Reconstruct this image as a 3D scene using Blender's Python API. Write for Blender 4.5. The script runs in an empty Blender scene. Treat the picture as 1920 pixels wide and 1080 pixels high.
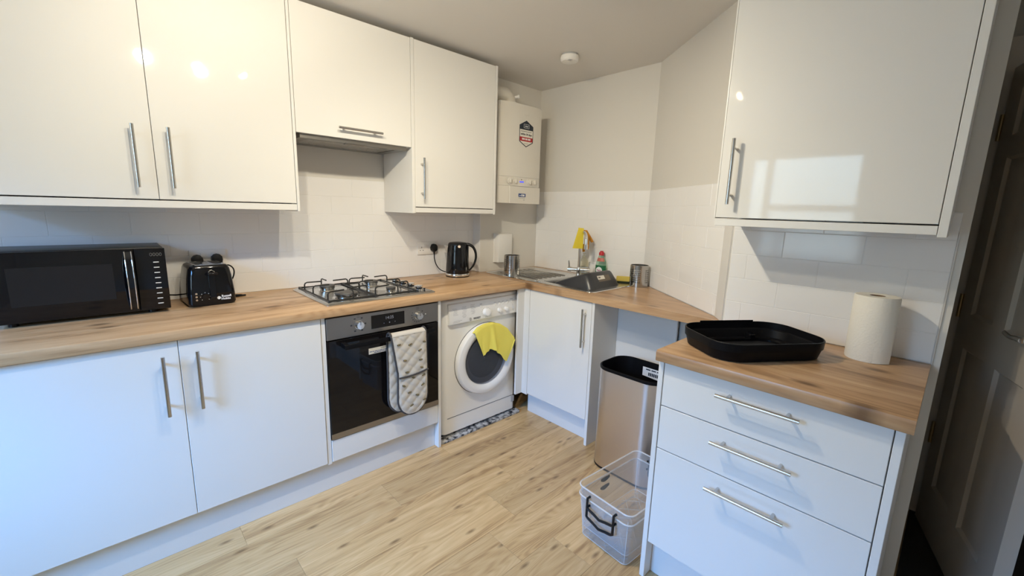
import bpy, bmesh, math, random
from mathutils import Vector, Matrix, Euler
from mathutils.geometry import tessellate_polygon
SC = bpy.context.scene
COL = SC.collection
rnd = random.Random(7)
PI = math.pi
def R(a): return math.radians(a)

# ------------------------------------------------------------------ camera
cam_d = bpy.data.cameras.new('camera'); cam = bpy.data.objects.new('camera', cam_d); COL.objects.link(cam)
cam_d.sensor_width = 36.0; cam_d.lens = 796.5 / 1920 * 36; cam_d.clip_start = 0.02
_F = Vector((0.67943504, 0.71101642, -0.18117304)); _R = Vector((0.72625927, -0.68684739, 0.02807383)); _U = Vector((0.10447727, 0.15065294, 0.98305045))
cam.matrix_world = Matrix(((_R.x, _U.x, -_F.x, -0.21036), (_R.y, _U.y, -_F.y, -2.49985), (_R.z, _U.z, -_F.z, 1.36958), (0, 0, 0, 1)))
SC.camera = cam

# ------------------------------------------------------------------ world, daylight, exposure
SC.view_settings.view_transform = 'Standard'; SC.view_settings.look = 'None'
SC.view_settings.gamma = 1.0; SC.view_settings.use_curve_mapping = False
SC.view_settings.exposure = 0.14
SC.cycles.max_bounces = 10; SC.cycles.diffuse_bounces = 6; SC.cycles.glossy_bounces = 5; SC.cycles.transmission_bounces = 8; SC.cycles.transparent_max_bounces = 12
SC.cycles.sample_clamp_indirect = 4.0
w = bpy.data.worlds.new('sky'); SC.world = w; w.use_nodes = True
bg = w.node_tree.nodes['Background']; bg.inputs[1].default_value = 82.0
# overcast sky: twice to three times as bright overhead as at the horizon, dull ground below
_tc = w.node_tree.nodes.new('ShaderNodeTexCoord'); _sp = w.node_tree.nodes.new('ShaderNodeSeparateXYZ'); _cr = w.node_tree.nodes.new('ShaderNodeValToRGB'); _mr = w.node_tree.nodes.new('ShaderNodeMapRange')
_mr.inputs['From Min'].default_value = -1.0
for _p, _c in ((.0, (.030, .032, .030)), (.50, (.045, .055, .06)), (.60, (.055, .08, .10)), (.645, (.085, .22, .47)), (.73, (.13, .35, .76)), (1.0, (.17, .46, 1.0))):
    _e = _cr.color_ramp.elements[0] if _p == 0 else (_cr.color_ramp.elements[-1] if _p == 1.0 else _cr.color_ramp.elements.new(_p)); _e.position = _p; _e.color = (*_c, 1)
_l = w.node_tree.links.new; _l(_tc.outputs['Generated'], _sp.inputs[0]); _l(_sp.outputs[2], _mr.inputs[0]); _l(_mr.outputs[0], _cr.inputs[0]); _l(_cr.outputs[0], bg.inputs[0])
WX, WY0, WY1, WZ0, WZ1 = -1.6, -1.86, -0.93, 0.92, 1.96     # window opening in the left wall
pl = bpy.data.lights.new('window_portal', 'AREA'); pl.shape = 'RECTANGLE'; pl.size = WY1 - WY0; pl.size_y = WZ1 - WZ0; pl.cycles.is_portal = True
po = bpy.data.objects.new('window_portal', pl); COL.objects.link(po); po.location = (WX - 0.14, (WY0 + WY1) / 2, (WZ0 + WZ1) / 2)
po.rotation_euler = Vector((-1, 0, 0)).to_track_quat('Z', 'Y').to_euler()
LAMP_Y, LAMP_Z = -1.37, 2.135
LAMP_W = 1.28
LAMPS = [(0.02, Vector((0.55, -0.36, 1.55)), 16.5, 150), (0.27, Vector((0.95, -0.60, 0.5)), 10.5, 0), (0.50, Vector((1.50, -1.00, 0.55)), 31.0, 146)]
for lx, tgt, pw, cone in LAMPS:
    ld = bpy.data.lights.new('spot_lamp', 'SPOT' if cone else 'POINT'); lo = bpy.data.objects.new('spot_lamp', ld); COL.objects.link(lo)
    ld.energy = LAMP_W * pw
    if cone: ld.spot_size = R(cone); ld.spot_blend = .9
    ld.color = (1.0, 0.90, 0.705); ld.shadow_soft_size = 0.022
    d = (tgt - Vector((lx, LAMP_Y, LAMP_Z))).normalized()
    lo.location = Vector((lx, LAMP_Y, LAMP_Z)) + d * 0.034
    lo.rotation_euler = d.to_track_quat('-Z', 'Y').to_euler()

# ------------------------------------------------------------------ materials
MATS = {}
def mat(name, col=(.8, .8, .8), rough=.5, metal=0., **kw):
    if name in MATS: return MATS[name]
    m = bpy.data.materials.new(name); m.use_nodes = True; MATS[name] = m
    b = m.node_tree.nodes['Principled BSDF']
    b.inputs['Base Color'].default_value = (*col, 1); b.inputs['Roughness'].default_value = rough; b.inputs['Metallic'].default_value = metal
    for k, v in kw.items():
        b.inputs[k.replace('_', ' ')].default_value = v
    return m
def nodes(m):
    nt = m.node_tree
    def N(t, **kw):
        n = nt.nodes.new(t)
        for k, v in kw.items():
            if k in n.inputs.keys(): n.inputs[k].default_value = v
            else: setattr(n, k, v)
        return n
    return nt, N, nt.nodes['Principled BSDF'], nt.links.new
def bump(m, scale, strength, dist=.001, detail=2., stretch=(1, 1, 1)):
    nt, N, b, L = nodes(m)
    g = N('ShaderNodeNewGeometry'); mp = N('ShaderNodeMapping'); mp.inputs['Scale'].default_value = stretch
    n = N('ShaderNodeTexNoise', Scale=scale, Detail=detail); bp_ = N('ShaderNodeBump', Strength=strength, Distance=dist)
    L(g.outputs['Position'], mp.inputs['Vector']); L(mp.outputs[0], n.inputs['Vector']); L(n.outputs[0], bp_.inputs['Height']); L(bp_.outputs[0], b.inputs['Normal'])
    return m
def rough_noise(m, scale, lo, hi, stretch=(1, 1, 1)):
    nt, N, b, L = nodes(m)
    g = N('ShaderNodeNewGeometry'); mp = N('ShaderNodeMapping'); mp.inputs['Scale'].default_value = stretch
    n = N('ShaderNodeTexNoise', Scale=scale, Detail=3.); r = N('ShaderNodeMapRange'); r.inputs['To Min'].default_value = lo; r.inputs['To Max'].default_value = hi
    L(g.outputs['Position'], mp.inputs['Vector']); L(mp.outputs[0], n.inputs['Vector']); L(n.outputs[0], r.inputs['Value']); L(r.outputs[0], b.inputs['Roughness'])
    return m
def tint_noise(m, c0, c1, scale, stretch=(1, 1, 1), detail=3.):
    nt, N, b, L = nodes(m)
    g = N('ShaderNodeNewGeometry'); mp = N('ShaderNodeMapping'); mp.inputs['Scale'].default_value = stretch
    n = N('ShaderNodeTexNoise', Scale=scale, Detail=detail); cr = N('ShaderNodeValToRGB')
    cr.color_ramp.elements[0].position = .35; cr.color_ramp.elements[1].position = .65
    cr.color_ramp.elements[0].color = (*c0, 1); cr.color_ramp.elements[1].color = (*c1, 1)
    L(g.outputs['Position'], mp.inputs['Vector']); L(mp.outputs[0], n.inputs['Vector']); L(n.outputs[0], cr.inputs[0]); L(cr.outputs[0], b.inputs['Base Color'])
    return m
def wood(name, along, dark, mid, light, rough, across=16., run=1.3, random_per_object=False, rings=0.5, knots=(.03, .11), knot_scale=(2.3, 5.2)):
    m = mat(name, mid, rough); nt, N, b, L = nodes(m)
    g = N('ShaderNodeNewGeometry'); add = N('ShaderNodeVectorMath', operation='ADD'); L(g.outputs['Position'], add.inputs[0])
    oi = None
    if random_per_object:
        oi = N('ShaderNodeObjectInfo'); mul = N('ShaderNodeVectorMath', operation='MULTIPLY'); cb = N('ShaderNodeCombineXYZ')
        L(oi.outputs['Random'], cb.inputs[0]); L(oi.outputs['Random'], cb.inputs[1]); L(cb.outputs[0], mul.inputs[0]); mul.inputs[1].default_value = (37., 19., 0.)
        L(mul.outputs[0], add.inputs[1])
    mp = N('ShaderNodeMapping'); s = (run, across, across * .6) if along == 'x' else (across, run, across * .6)
    mp.inputs['Scale'].default_value = s; L(add.outputs[0], mp.inputs['Vector'])
    n1 = N('ShaderNodeTexNoise', Scale=1.0, Detail=6., Roughness=.62, Distortion=.6); L(mp.outputs[0], n1.inputs['Vector'])
    # cathedral rings: bands of a stretched noise
    mp2 = N('ShaderNodeMapping'); s2 = (run * .9, across * .42, across * .3) if along == 'x' else (across * .42, run * .9, across * .3)
    mp2.inputs['Scale'].default_value = s2; L(add.outputs[0], mp2.inputs['Vector'])
    n2 = N('ShaderNodeTexNoise', Scale=1.0, Detail=1.5, Distortion=.3); L(mp2.outputs[0], n2.inputs['Vector'])
    mu = N('ShaderNodeMath', operation='MULTIPLY'); mu.inputs[1].default_value = 130.; L(n2.outputs[0], mu.inputs[0])
    sn = N('ShaderNodeMath', operation='SINE'); L(mu.outputs[0], sn.inputs[0])
    ms = N('ShaderNodeMath', operation='MULTIPLY'); ms.inputs[1].default_value = .09 * rings; L(sn.outputs[0], ms.inputs[0])
    ad = N('ShaderNodeMath', operation='ADD'); L(n1.outputs[0], ad.inputs[0]); L(ms.outputs[0], ad.inputs[1])
    # fine pores
    mp3 = N('ShaderNodeMapping'); s3 = (run * 6, across * 16, across * 10) if along == 'x' else (across * 16, run * 6, across * 10)
    mp3.inputs['Scale'].default_value = s3; L(add.outputs[0], mp3.inputs['Vector'])
    n3 = N('ShaderNodeTexNoise', Scale=1.0, Detail=2.); L(mp3.outputs[0], n3.inputs['Vector'])
    m3 = N('ShaderNodeMath', operation='MULTIPLY_ADD'); m3.inputs[1].default_value = .22; m3.inputs[2].default_value = -.11; L(n3.outputs[0], m3.inputs[0])
    ad2 = N('ShaderNodeMath', operation='ADD'); L(ad.outputs[0], ad2.inputs[0]); L(m3.outputs[0], ad2.inputs[1])
    cr = N('ShaderNodeValToRGB'); e = cr.color_ramp.elements
    e[0].position = .27; e[0].color = (*dark, 1); e[1].position = .72; e[1].color = (*light, 1)
    x = cr.color_ramp.elements.new(.47); x.color = (*mid, 1)
    L(ad2.outputs[0], cr.inputs[0])
    # knots
    vo = N('ShaderNodeTexVoronoi', voronoi_dimensions='2D', Scale=1.0); mp4 = N('ShaderNodeMapping'); s4 = (knot_scale[0], knot_scale[1], 1.) if along == 'x' else (knot_scale[1], knot_scale[0], 1.)
    mp4.inputs['Scale'].default_value = s4; L(add.outputs[0], mp4.inputs['Vector']); L(mp4.outputs[0], vo.inputs['Vector'])
    kr = N('ShaderNodeMapRange'); kr.inputs['From Min'].default_value = knots[0]; kr.inputs['From Max'].default_value = knots[1]; kr.inputs['To Min'].default_value = .75; kr.inputs['To Max'].default_value = 0.
    L(vo.outputs['Distance'], kr.inputs['Value'])
    mx = N('ShaderNodeMix', data_type='RGBA'); L(kr.outputs[0], mx.inputs[0]); L(cr.outputs[0], mx.inputs[6]); mx.inputs[7].default_value = (dark[0] * .45, dark[1] * .42, dark[2] * .4, 1)
    out = mx.outputs[2]
    if random_per_object:
        hv = N('ShaderNodeHueSaturation'); rr = N('ShaderNodeMapRange'); rr.inputs['To Min'].default_value = .88; rr.inputs['To Max'].default_value = 1.1
        L(oi.outputs['Random'], rr.inputs['Value']); L(rr.outputs[0], hv.inputs['Value']); L(out, hv.inputs['Color']); out = hv.outputs[0]
    L(out, b.inputs['Base Color'])
    bp_ = N('ShaderNodeBump', Strength=.12, Distance=.001); L(n3.outputs[0], bp_.inputs['Height']); L(bp_.outputs[0], b.inputs['Normal'])
    return m

M_DOOR = bump(mat('gloss_white_door', (.80, .785, .755), .045), 70, .012, .002)
M_MATT = mat('white_carcass', (.79, .775, .745), .38)
M_PLINTH = mat('white_plinth', (.76, .75, .73), .45)
M_WALL = bump(mat('wall_paint', (.72, .695, .65), .75), 140, .10, .001)
M_WALLC = bump(mat('wall_paint_white', (.70, .685, .655), .75), 140, .10, .001)
M_CEIL = bump(mat('ceiling_paint', (.74, .71, .67), .85), 120, .12, .001)
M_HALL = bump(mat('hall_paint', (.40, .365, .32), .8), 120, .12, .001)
M_TILE = bump(mat('white_glazed_tile', (.86, .85, .845), .09), 9, .05, .004)
M_GROUT = mat('white_grout', (.82, .81, .80), .6)
M_TRIM = mat('white_trim', (.74, .72, .69), .4)
M_WT_X = wood('oak_worktop_x', 'x', (.26, .142, .062), (.51, .315, .165), (.63, .425, .245), .30)
M_WT_Y = wood('oak_worktop_y', 'y', (.23, .122, .055), (.44, .262, .135), (.56, .365, .205), .30)
M_PLANK = wood('vinyl_oak_plank', 'x', (.35, .205, .090), (.555, .362, .172), (.68, .478, .255), .34, across=22., run=1.5, random_per_object=True, rings=.62, knots=(.018, .085), knot_scale=(2.6, 7.5))
M_JOINT = mat('floor_joint', (.34, .22, .10), .7)
M_STEEL = rough_noise(mat('brushed_steel', (.56, .545, .52), .3, 1.), 60, .22, .36, (1, 1, 30))
M_HANDLE = mat('satin_nickel', (.62, .605, .58), .15, 1.)
M_CAPS = mat('grey_burner_enamel', (.075, .070, .065), .5)
M_CHROME = mat('chrome', (.80, .80, .80), .07, 1.)
M_SINK = rough_noise(mat('sink_steel', (.60, .595, .58), .25, 1.), 40, .18, .30)
M_CADDY = mat('polished_caddy_steel', (.50, .485, .46), .17, 1.)
M_OVENST = rough_noise(mat('oven_steel', (.33, .315, .295), .34, 1.), 60, .30, .42, (1, 1, 40))
M_BINST = rough_noise(mat('bin_steel', (.68, .63, .59), .3, 1.), 50, .26, .34, (30, 30, 1))
M_BLACKG = mat('black_gloss', (.005, .005, .006), .07, Specular_IOR_Level=.42)
M_BLACKP = mat('black_plastic', (.008, .008, .009), .35, Specular_IOR_Level=.3)
M_BLACKM = mat('black_matt', (.005, .005, .006), .42, Specular_IOR_Level=.12)
M_IRON = mat('black_enamel', (.016, .015, .014), .38)
M_DARKG = mat('dark_glass', (.007, .006, .006), .04, Specular_IOR_Level=.32)
M_MWWIN = mat('microwave_window', (.016, .014, .013), .22, Specular_IOR_Level=.3)
M_APPL = mat('white_enamel', (.88, .87, .845), .22)
M_APPLP = mat('white_appliance_plastic', (.87, .86, .845), .30)
M_BOILER = mat('boiler_casing', (.72, .685, .62), .30)
M_SOCK = mat('white_socket_plastic', (.82, .80, .77), .28)
M_GREYTX = mat('grey_print', (.42, .42, .43), .6)
M_DARKTX = mat('dark_print', (.05, .05, .06), .6)
M_WHITETX = mat('white_print', (.85, .85, .85), .5)
M_YELLOW = bump(mat('yellow_microfibre', (.90, .78, .14), .95), 900, .5, .002)
M_YELLOWD = bump(mat('yellow_cloth', (.74, .58, .05), .95), 900, .5, .002)
M_ORANGE = bump(mat('orange_cloth', (.58, .25, .03), .95), 900, .5, .002)
M_QUILT = bump(mat('quilted_cotton', (.60, .555, .485), .9), 700, .3, .001)
M_BIND = mat('charcoal_binding', (.055, .05, .05), .85)
M_BEEY = mat('bee_yellow', (.45, .33, .10), .9)
M_PAPER = bump(mat('kitchen_paper', (.86, .82, .73), .95), 150, .35, .003, 2.)
M_CARD = mat('brown_card', (.22, .13, .07), .9)
M_TUB = mat('dark_grey_plastic', (.030, .031, .036), .33)
M_NAVY = mat('navy_print', (.012, .02, .035), .5)
M_RED = mat('red_print', (.42, .02, .025), .5)
M_REDCAP = mat('red_cap', (.50, .02, .03), .3)
M_GREEN = mat('green_label', (.01, .13, .05), .4)
M_BLUE = mat('blue_label', (.02, .06, .22), .4)
M_CREAM = mat('sticker_cream', (.78, .75, .68), .5)
M_SPONGE = bump(mat('yellow_sponge', (.72, .56, .12), .95), 260, .9, .006)
M_SCOUR = mat('dark_green_scourer', (.02, .03, .015), .95)
M_RUG = tint_noise(mat('grey_patterned_mat', (.05, .05, .06), .95), (.02, .02, .025), (.55, .54, .53), 42, (1, 1, 1), 1.)
M_INNER = mat('shaded_interior', (.30, .29, .28), .7)
M_DARKIN = mat('dark_interior', (.02, .02, .02), .7)
M_CARPET = bump(mat('dark_carpet', (.035, .025, .02), .95), 500, .8, .004)
M_BRASS = mat('brass_hinge', (.45, .34, .18), .35, 1.)
M_LED = mat('oven_led', (.1, .1, .1), .4, 0., Emission_Color=(.8, .85, 1, 1), Emission_Strength=.13)
M_LCD = mat('boiler_screen', (.02, .03, .2), .4, 0., Emission_Color=(.05, .07, 1, 1), Emission_Strength=1.1)
M_BULB = mat('lamp_bulb', (1, 1, 1), .4, 0., Emission_Color=(1., .80, .50, 1), Emission_Strength=60.)
def clear_mix(name, shader, alpha, fres):
    """transparent mixed with SHADER by a two-sided Schlick term"""
    m = bpy.data.materials.new(name); m.use_nodes = True; MATS[name] = m
    nt = m.node_tree; nt.nodes.clear()
    o = nt.nodes.new('ShaderNodeOutputMaterial'); t = nt.nodes.new('ShaderNodeBsdfTransparent'); d = shader(nt, t)
    lw = nt.nodes.new('ShaderNodeLayerWeight'); lw.inputs[0].default_value = .5
    pw = nt.nodes.new('ShaderNodeMath'); pw.operation = 'POWER'; pw.inputs[1].default_value = 4.0
    ma = nt.nodes.new('ShaderNodeMath'); ma.operation = 'MULTIPLY_ADD'; ma.use_clamp = True; ma.inputs[1].default_value = fres; ma.inputs[2].default_value = alpha
    mx = nt.nodes.new('ShaderNodeMixShader')
    L = nt.links.new; L(lw.outputs['Facing'], pw.inputs[0]); L(pw.outputs[0], ma.inputs[0]); L(ma.outputs[0], mx.inputs[0]); L(t.outputs[0], mx.inputs[1]); L(d.outputs[0], mx.inputs[2]); L(mx.outputs[0], o.inputs[0])
    return m
def glassy(name, col, alpha, rough=.05, fres=.5):
    def sh(nt, t):
        t.inputs[0].default_value = (*col, 1)
        d = nt.nodes.new('ShaderNodeBsdfPrincipled'); d.inputs['Base Color'].default_value = (*col, 1); d.inputs['Roughness'].default_value = rough
        return d
    return clear_mix(name, sh, alpha, fres)
def pane_glass(name):
    def sh(nt, t):
        t.inputs[0].default_value = (.95, .97, .98, 1)
        g = nt.nodes.new('ShaderNodeBsdfGlossy'); g.inputs['Roughness'].default_value = .02
        return g
    return clear_mix(name, sh, .04, .9)
M_GLASS = pane_glass('window_glass')
M_CLEAR = glassy('clear_storage_plastic', (.955, .960, .968), .085, .16, .5)
M_RIB = glassy('clear_plastic_ribs', (.96, .96, .95), .26, .2, .4)
M_RIM = glassy('clear_plastic_rim', (.97, .97, .97), .38, .15, .5)
M_SOAP = glassy('clear_soap_bottle', (.93, .91, .82), .12, .08)
M_WASHUP = glassy('green_washing_up_liquid', (.72, .86, .76), .14, .08)
M_WMGLASS = glassy('washer_door_glass', (.50, .53, .60), .10, .05)

# ------------------------------------------------------------------ mesh helpers
def box(bm, x0, x1, y0, y1, z0, z1, bev=0., seg=1):
    x0, x1 = min(x0, x1), max(x0, x1); y0, y1 = min(y0, y1), max(y0, y1); z0, z1 = min(z0, z1), max(z0, z1)
    v = [bm.verts.new(p) for p in ((x0, y0, z0), (x1, y0, z0), (x1, y1, z0), (x0, y1, z0), (x0, y0, z1), (x1, y0, z1), (x1, y1, z1), (x0, y1, z1))]
    fs = [bm.faces.new([v[i] for i in q]) for q in ((0, 3, 2, 1), (4, 5, 6, 7), (0, 1, 5, 4), (1, 2, 6, 5), (2, 3, 7, 6), (3, 0, 4, 7))]
    if bev > 0:
        es = list({e for f in fs for e in f.edges})
        r = bmesh.ops.bevel(bm, geom=es, offset=bev, segments=seg, profile=.5, affect='EDGES')
        return list({vv for vv in r['verts']} | {vv for vv in v if vv.is_valid})
    return v
def loft(bm, loops, closed=True, cap0=True, cap1=True):
    L = [[bm.verts.new(p) for p in lp] for lp in loops]
    n = len(L[0])
    for a, b in zip(L, L[1:]):
        for i in range(n if closed else n - 1):
            j = (i + 1) % n
            try: bm.faces.new((a[i], a[j], b[j], b[i]))
            except ValueError: pass
    if closed and cap0: bm.faces.new(list(reversed(L[0])))
    if closed and cap1: bm.faces.new(L[-1])
    return L
def frame_of(d):
    d = d.normalized(); up = Vector((0, 0, 1)) if abs(d.z) < .9 else Vector((1, 0, 0))
    a = d.cross(up).normalized(); return a, d.cross(a).normalized()
def cyl(bm, p0, p1, r0, r1=None, n=20, cap=True):
    p0, p1 = Vector(p0), Vector(p1); r1 = r0 if r1 is None else r1
    a, b = frame_of(p1 - p0)
    ring = lambda p, r: [p + (a * math.cos(t) + b * math.sin(t)) * r for t in [2 * PI * k / n for k in range(n)]]
    loft(bm, [ring(p0, r0), ring(p1, r1)], True, cap, cap)
def tube(bm, pts, r, n=8, sub=0):
    P = [Vector(p) for p in pts]
    if sub:
        Q = []
        for i in range(len(P) - 1):
            p0 = P[max(i - 1, 0)]; p1 = P[i]; p2 = P[i + 1]; p3 = P[min(i + 2, len(P) - 1)]
            for k in range(sub):
                t = k / sub
                Q.append(.5 * ((2 * p1) + (p2 - p0) * t + (2 * p0 - 5 * p1 + 4 * p2 - p3) * t * t + (3 * p1 - p0 - 3 * p2 + p3) * t ** 3))
        P = Q + [P[-1]]
    loops = []; prev = None
    for i, p in enumerate(P):
        d = (P[min(i + 1, len(P) - 1)] - P[max(i - 1, 0)]).normalized()
        if prev is None: a, b = frame_of(d)
        else:
            a = (prev - d * prev.dot(d)).normalized(); b = d.cross(a)
        prev = a; rr = r[i] if isinstance(r, (list, tuple)) else r
        loops.append([p + (a * math.cos(t) + b * math.sin(t)) * rr for t in [2 * PI * k / n for k in range(n)]])
    loft(bm, loops)
def lathe(bm, prof, c=(0, 0, 0), n=32, cap0=True, cap1=True):
    loft(bm, [[(c[0] + r * math.cos(2 * PI * k / n), c[1] + r * math.sin(2 * PI * k / n), c[2] + z) for k in range(n)] for r, z in prof], True, cap0, cap1)
def rrect(x0, x1, y0, y1, r, n=5):
    o = []
    for cx, cy, a0 in ((x1 - r, y1 - r, 0), (x0 + r, y1 - r, 90), (x0 + r, y0 + r, 180), (x1 - r, y0 + r, 270)):
        for k in range(n + 1):
            a = R(a0 + 90 * k / n); o.append((cx + r * math.cos(a), cy + r * math.sin(a)))
    return o
def prism(bm, outer, z0, z1, holes=()):
    loops = [list(outer)] + [list(h) for h in holes]
    flat = [p for l in loops for p in l]
    tris = tessellate_polygon([[Vector((p[0], p[1], 0)) for p in l] for l in loops])
    lo = [bm.verts.new((p[0], p[1], z0)) for p in flat]; hi = [bm.verts.new((p[0], p[1], z1)) for p in flat]
    for t in tris:
        a, b, c = (Vector((flat[i][0], flat[i][1])) for i in t)
        if (b - a).cross(c - a) < 0: t = (t[0], t[2], t[1])
        try: bm.faces.new([hi[i] for i in t]); bm.faces.new([lo[i] for i in reversed(t)])
        except ValueError: pass
    k = 0
    for l in loops:
        n = len(l)
        for i in range(n):
            j = (i + 1) % n
            bm.faces.new((lo[k + i], lo[k + j], hi[k + j], hi[k + i]))
        k += n
def grid(bm, f, nu, nv):
    V = [[bm.verts.new(f(i / nu, j / nv)) for i in range(nu + 1)] for j in range(nv + 1)]
    for j in range(nv):
        for i in range(nu): bm.faces.new((V[j][i], V[j][i + 1], V[j + 1][i + 1], V[j + 1][i]))
    return V
def solidify(bm, t):
    bm.normal_update()
    bmesh.ops.solidify(bm, geom=list(bm.faces), thickness=t)
def xform(bm, M, verts=None):
    bmesh.ops.transform(bm, matrix=M, verts=list(verts) if verts is not None else list(bm.verts))
def sub_bm(bm, build, M):
    t = bmesh.new(); build(t); xform(t, M); me = bpy.data.meshes.new('tmp'); t.to_mesh(me); t.free(); bm.from_mesh(me); bpy.data.meshes.remove(me)
def text(bm, s, size, M, extrude=.0003, align='CENTER', bold=0.):
    cu = bpy.data.curves.new('txt', 'FONT'); cu.body = s; cu.size = size; cu.align_x = align; cu.align_y = 'CENTER'; cu.extrude = extrude; cu.resolution_u = 3; cu.offset = bold
    o = bpy.data.objects.new('txt', cu); COL.objects.link(o)
    dg = bpy.context.evaluated_depsgraph_get(); me = bpy.data.meshes.new_from_object(o.evaluated_get(dg))
    me.transform(M); bm.from_mesh(me)
    bpy.data.objects.remove(o); bpy.data.curves.remove(cu); bpy.data.meshes.remove(me)
def face_y(x, y, z, rz=0.):     # frame on a plane that faces -y
    return Matrix.Translation((x, y, z)) @ Euler((PI / 2, 0, rz)).to_matrix().to_4x4()

ROOT = {}
def link_mesh(name, bm, m):
    bm.normal_update(); bmesh.ops.recalc_face_normals(bm, faces=bm.faces) if False else None
    me = bpy.data.meshes.new(name); bm.to_mesh(me); bm.free()
    for p in me.polygons: p.use_smooth = True
    me.set_sharp_from_angle(angle=R(32))
    me.materials.append(m)
    o = bpy.data.objects.new(name, me); COL.objects.link(o)
    return o
def thing(name, label, cat, loc=(0, 0, 0), rz=0., group=None):
    o = bpy.data.objects.new(name, None); COL.objects.link(o); o.empty_display_size = .05
    o.location = loc; o.rotation_euler = (0, 0, rz); o['label'] = label; o['category'] = cat
    if group: o['group'] = group
    ROOT[o.name] = Matrix.Translation(loc) @ Matrix.Rotation(rz, 4, 'Z')
    return o
def part(name, bm, m, parent, label=None, local=False, kind=None, recalc=True):
    M = ROOT[parent.name]
    if recalc: bmesh.ops.recalc_face_normals(bm, faces=list(bm.faces))
    if not local: xform(bm, M.inverted())
    o = link_mesh(name, bm, m); o.parent = parent; ROOT[o.name] = M
    if label: o['label'] = label
    if kind: o['kind'] = kind
    return o
def struct(name, bm, m, parent=None):
    bmesh.ops.recalc_face_normals(bm, faces=list(bm.faces))
    o = link_mesh(name, bm, m); ROOT[o.name] = Matrix.Identity(4); o['kind'] = 'structure'
    if parent: o.parent = parent
    return o
def solo(name, bm, m, label, cat, group=None):
    bmesh.ops.recalc_face_normals(bm, faces=list(bm.faces))
    o = link_mesh(name, bm, m); o['label'] = label; o['category'] = cat; ROOT[o.name] = Matrix.Identity(4)
    if group: o['group'] = group
    return o
def bmbox(*a, **k):
    bm = bmesh.new(); box(bm, *a, **k); return bm
def bmcyl(*a, **k):
    bm = bmesh.new(); cyl(bm, *a, **k); return bm

# ------------------------------------------------------------------ setting
ZC = 2.28; ZT, ZB = .9106, .8728
WALLX = 2.356; PIER = -.082; XP = 1.766
CD = (WALLX, -1.077); DE = (1.795, -1.770); ES = (1.71, -1.832); EE = (1.71, -2.512)
HX = 2.47; YF = -3.45
def wall_strip(name, pts, z0, z1, m, t=.12, side=1):
    """a wall along a polyline with its thickness behind it (to the left of the direction of travel when side=1)"""
    P = [Vector(p) for p in pts]; off = []
    for i in range(len(P)):
        ns = []
        for a, b in ((i - 1, i), (i, i + 1)):
            if a >= 0 and b < len(P):
                d = (P[b] - P[a]).normalized(); ns.append(Vector((-d.y, d.x)) * side)
        n = sum(ns, Vector((0, 0))); n = n / max(n.length_squared, .3) * len(ns) if len(ns) == 2 else ns[0]
        off.append(P[i] + n * t)
    bm = bmesh.new(); prism(bm, [tuple(p) for p in P] + [tuple(p) for p in reversed(off)], z0, z1)
    return struct(name, bm, m)
bm = bmesh.new(); prism(bm, [(-1.72, .12), (3.6, .12), (3.6, -3.6), (-1.72, -3.6)], -.06, -.004)
floor = struct('floor', bm, M_JOINT)
bm = bmesh.new(); prism(bm, [(-1.72, .12), (3.6, .12), (3.6, -3.6), (-1.72, -3.6)], ZC, ZC + .08)
struct('ceiling', bm, M_CEIL)
wall_back = wall_strip('wall_back', [(-1.6, 0), (XP, 0)], 0, ZC, M_WALL, .12, 1)
wall_pier = wall_strip('wall_pier', [(XP, 0.0), (XP, PIER), (WALLX + .12, PIER)], 0, ZC, M_WALL, .10, 1)
wall_right = wall_strip('wall_right', [(WALLX, PIER), CD], 0, ZC, M_WALL, .12, 1)
wall_angled = wall_strip('wall_angled', [CD, DE, ES], 0, ZC, M_WALL, .10, 1)
bm = bmesh.new(); prism(bm, [ES, EE, (HX + .0, EE[1]), (HX, EE[1] + .07), (EE[0] + .085, EE[1] + .07), (EE[0] + .085, ES[1] + .04)], 0, ZC)
wall_side = struct('wall_side', bm, M_WALL)
bm = bmesh.new()
box(bm, HX, HX + .1, -2.512, -2.442, 0, ZC); box(bm, HX, HX + .1, YF, -3.30, 0, ZC); box(bm, HX, HX + .1, -3.30, -2.512, 2.02, ZC)
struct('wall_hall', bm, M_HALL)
bm = bmesh.new(); box(bm, 3.42, 3.5, YF, -2.4, 0, ZC); box(bm, HX + .1, 3.42, -2.46, -2.40, 0, ZC)
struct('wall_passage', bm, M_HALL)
bm = bmesh.new(); box(bm, -1.72, 3.5, YF - .1, YF, 0, ZC); struct('wall_front', bm, M_WALLC)
bm = bmesh.new()
box(bm, WX - .12, WX, YF, WY0, 0, ZC); box(bm, WX - .12, WX, WY1, .12, 0, ZC); box(bm, WX - .12, WX, WY0, WY1, 0, WZ0); box(bm, WX - .12, WX, WY0, WY1, WZ1, ZC)
struct('wall_left', bm, M_WALLC)
# window
bm = bmesh.new()
fr = .045; x0, x1 = WX - .10, WX - .04; ym = WY0 + .74; zt_ = 1.46
box(bm, x0, x1, WY0, WY0 + fr, WZ0, WZ1); box(bm, x0, x1, WY1 - fr, WY1, WZ0, WZ1)
box(bm, x0, x1, WY0 + fr, WY1 - fr, WZ0, WZ0 + fr); box(bm, x0, x1, WY0 + fr, WY1 - fr, WZ1 - fr, WZ1)
box(bm, x0, x1, ym - .03, ym + .03, WZ0 + fr, WZ1 - fr); box(bm, x0, x1, WY0 + fr, ym - .03, zt_ - .03, zt_ + .03)
win = struct('window_1', bm, M_TRIM)
for a, b, c, d in ((WY0 + fr, ym - .03, WZ0 + fr, zt_ - .03), (WY0 + fr, ym - .03, zt_ + .03, WZ1 - fr), (ym + .03, WY1 - fr, WZ0 + fr, WZ1 - fr)):
    bm = bmbox(WX - .073, WX - .067, a, b, c, d); part('pane', bm, M_GLASS, win)
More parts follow.
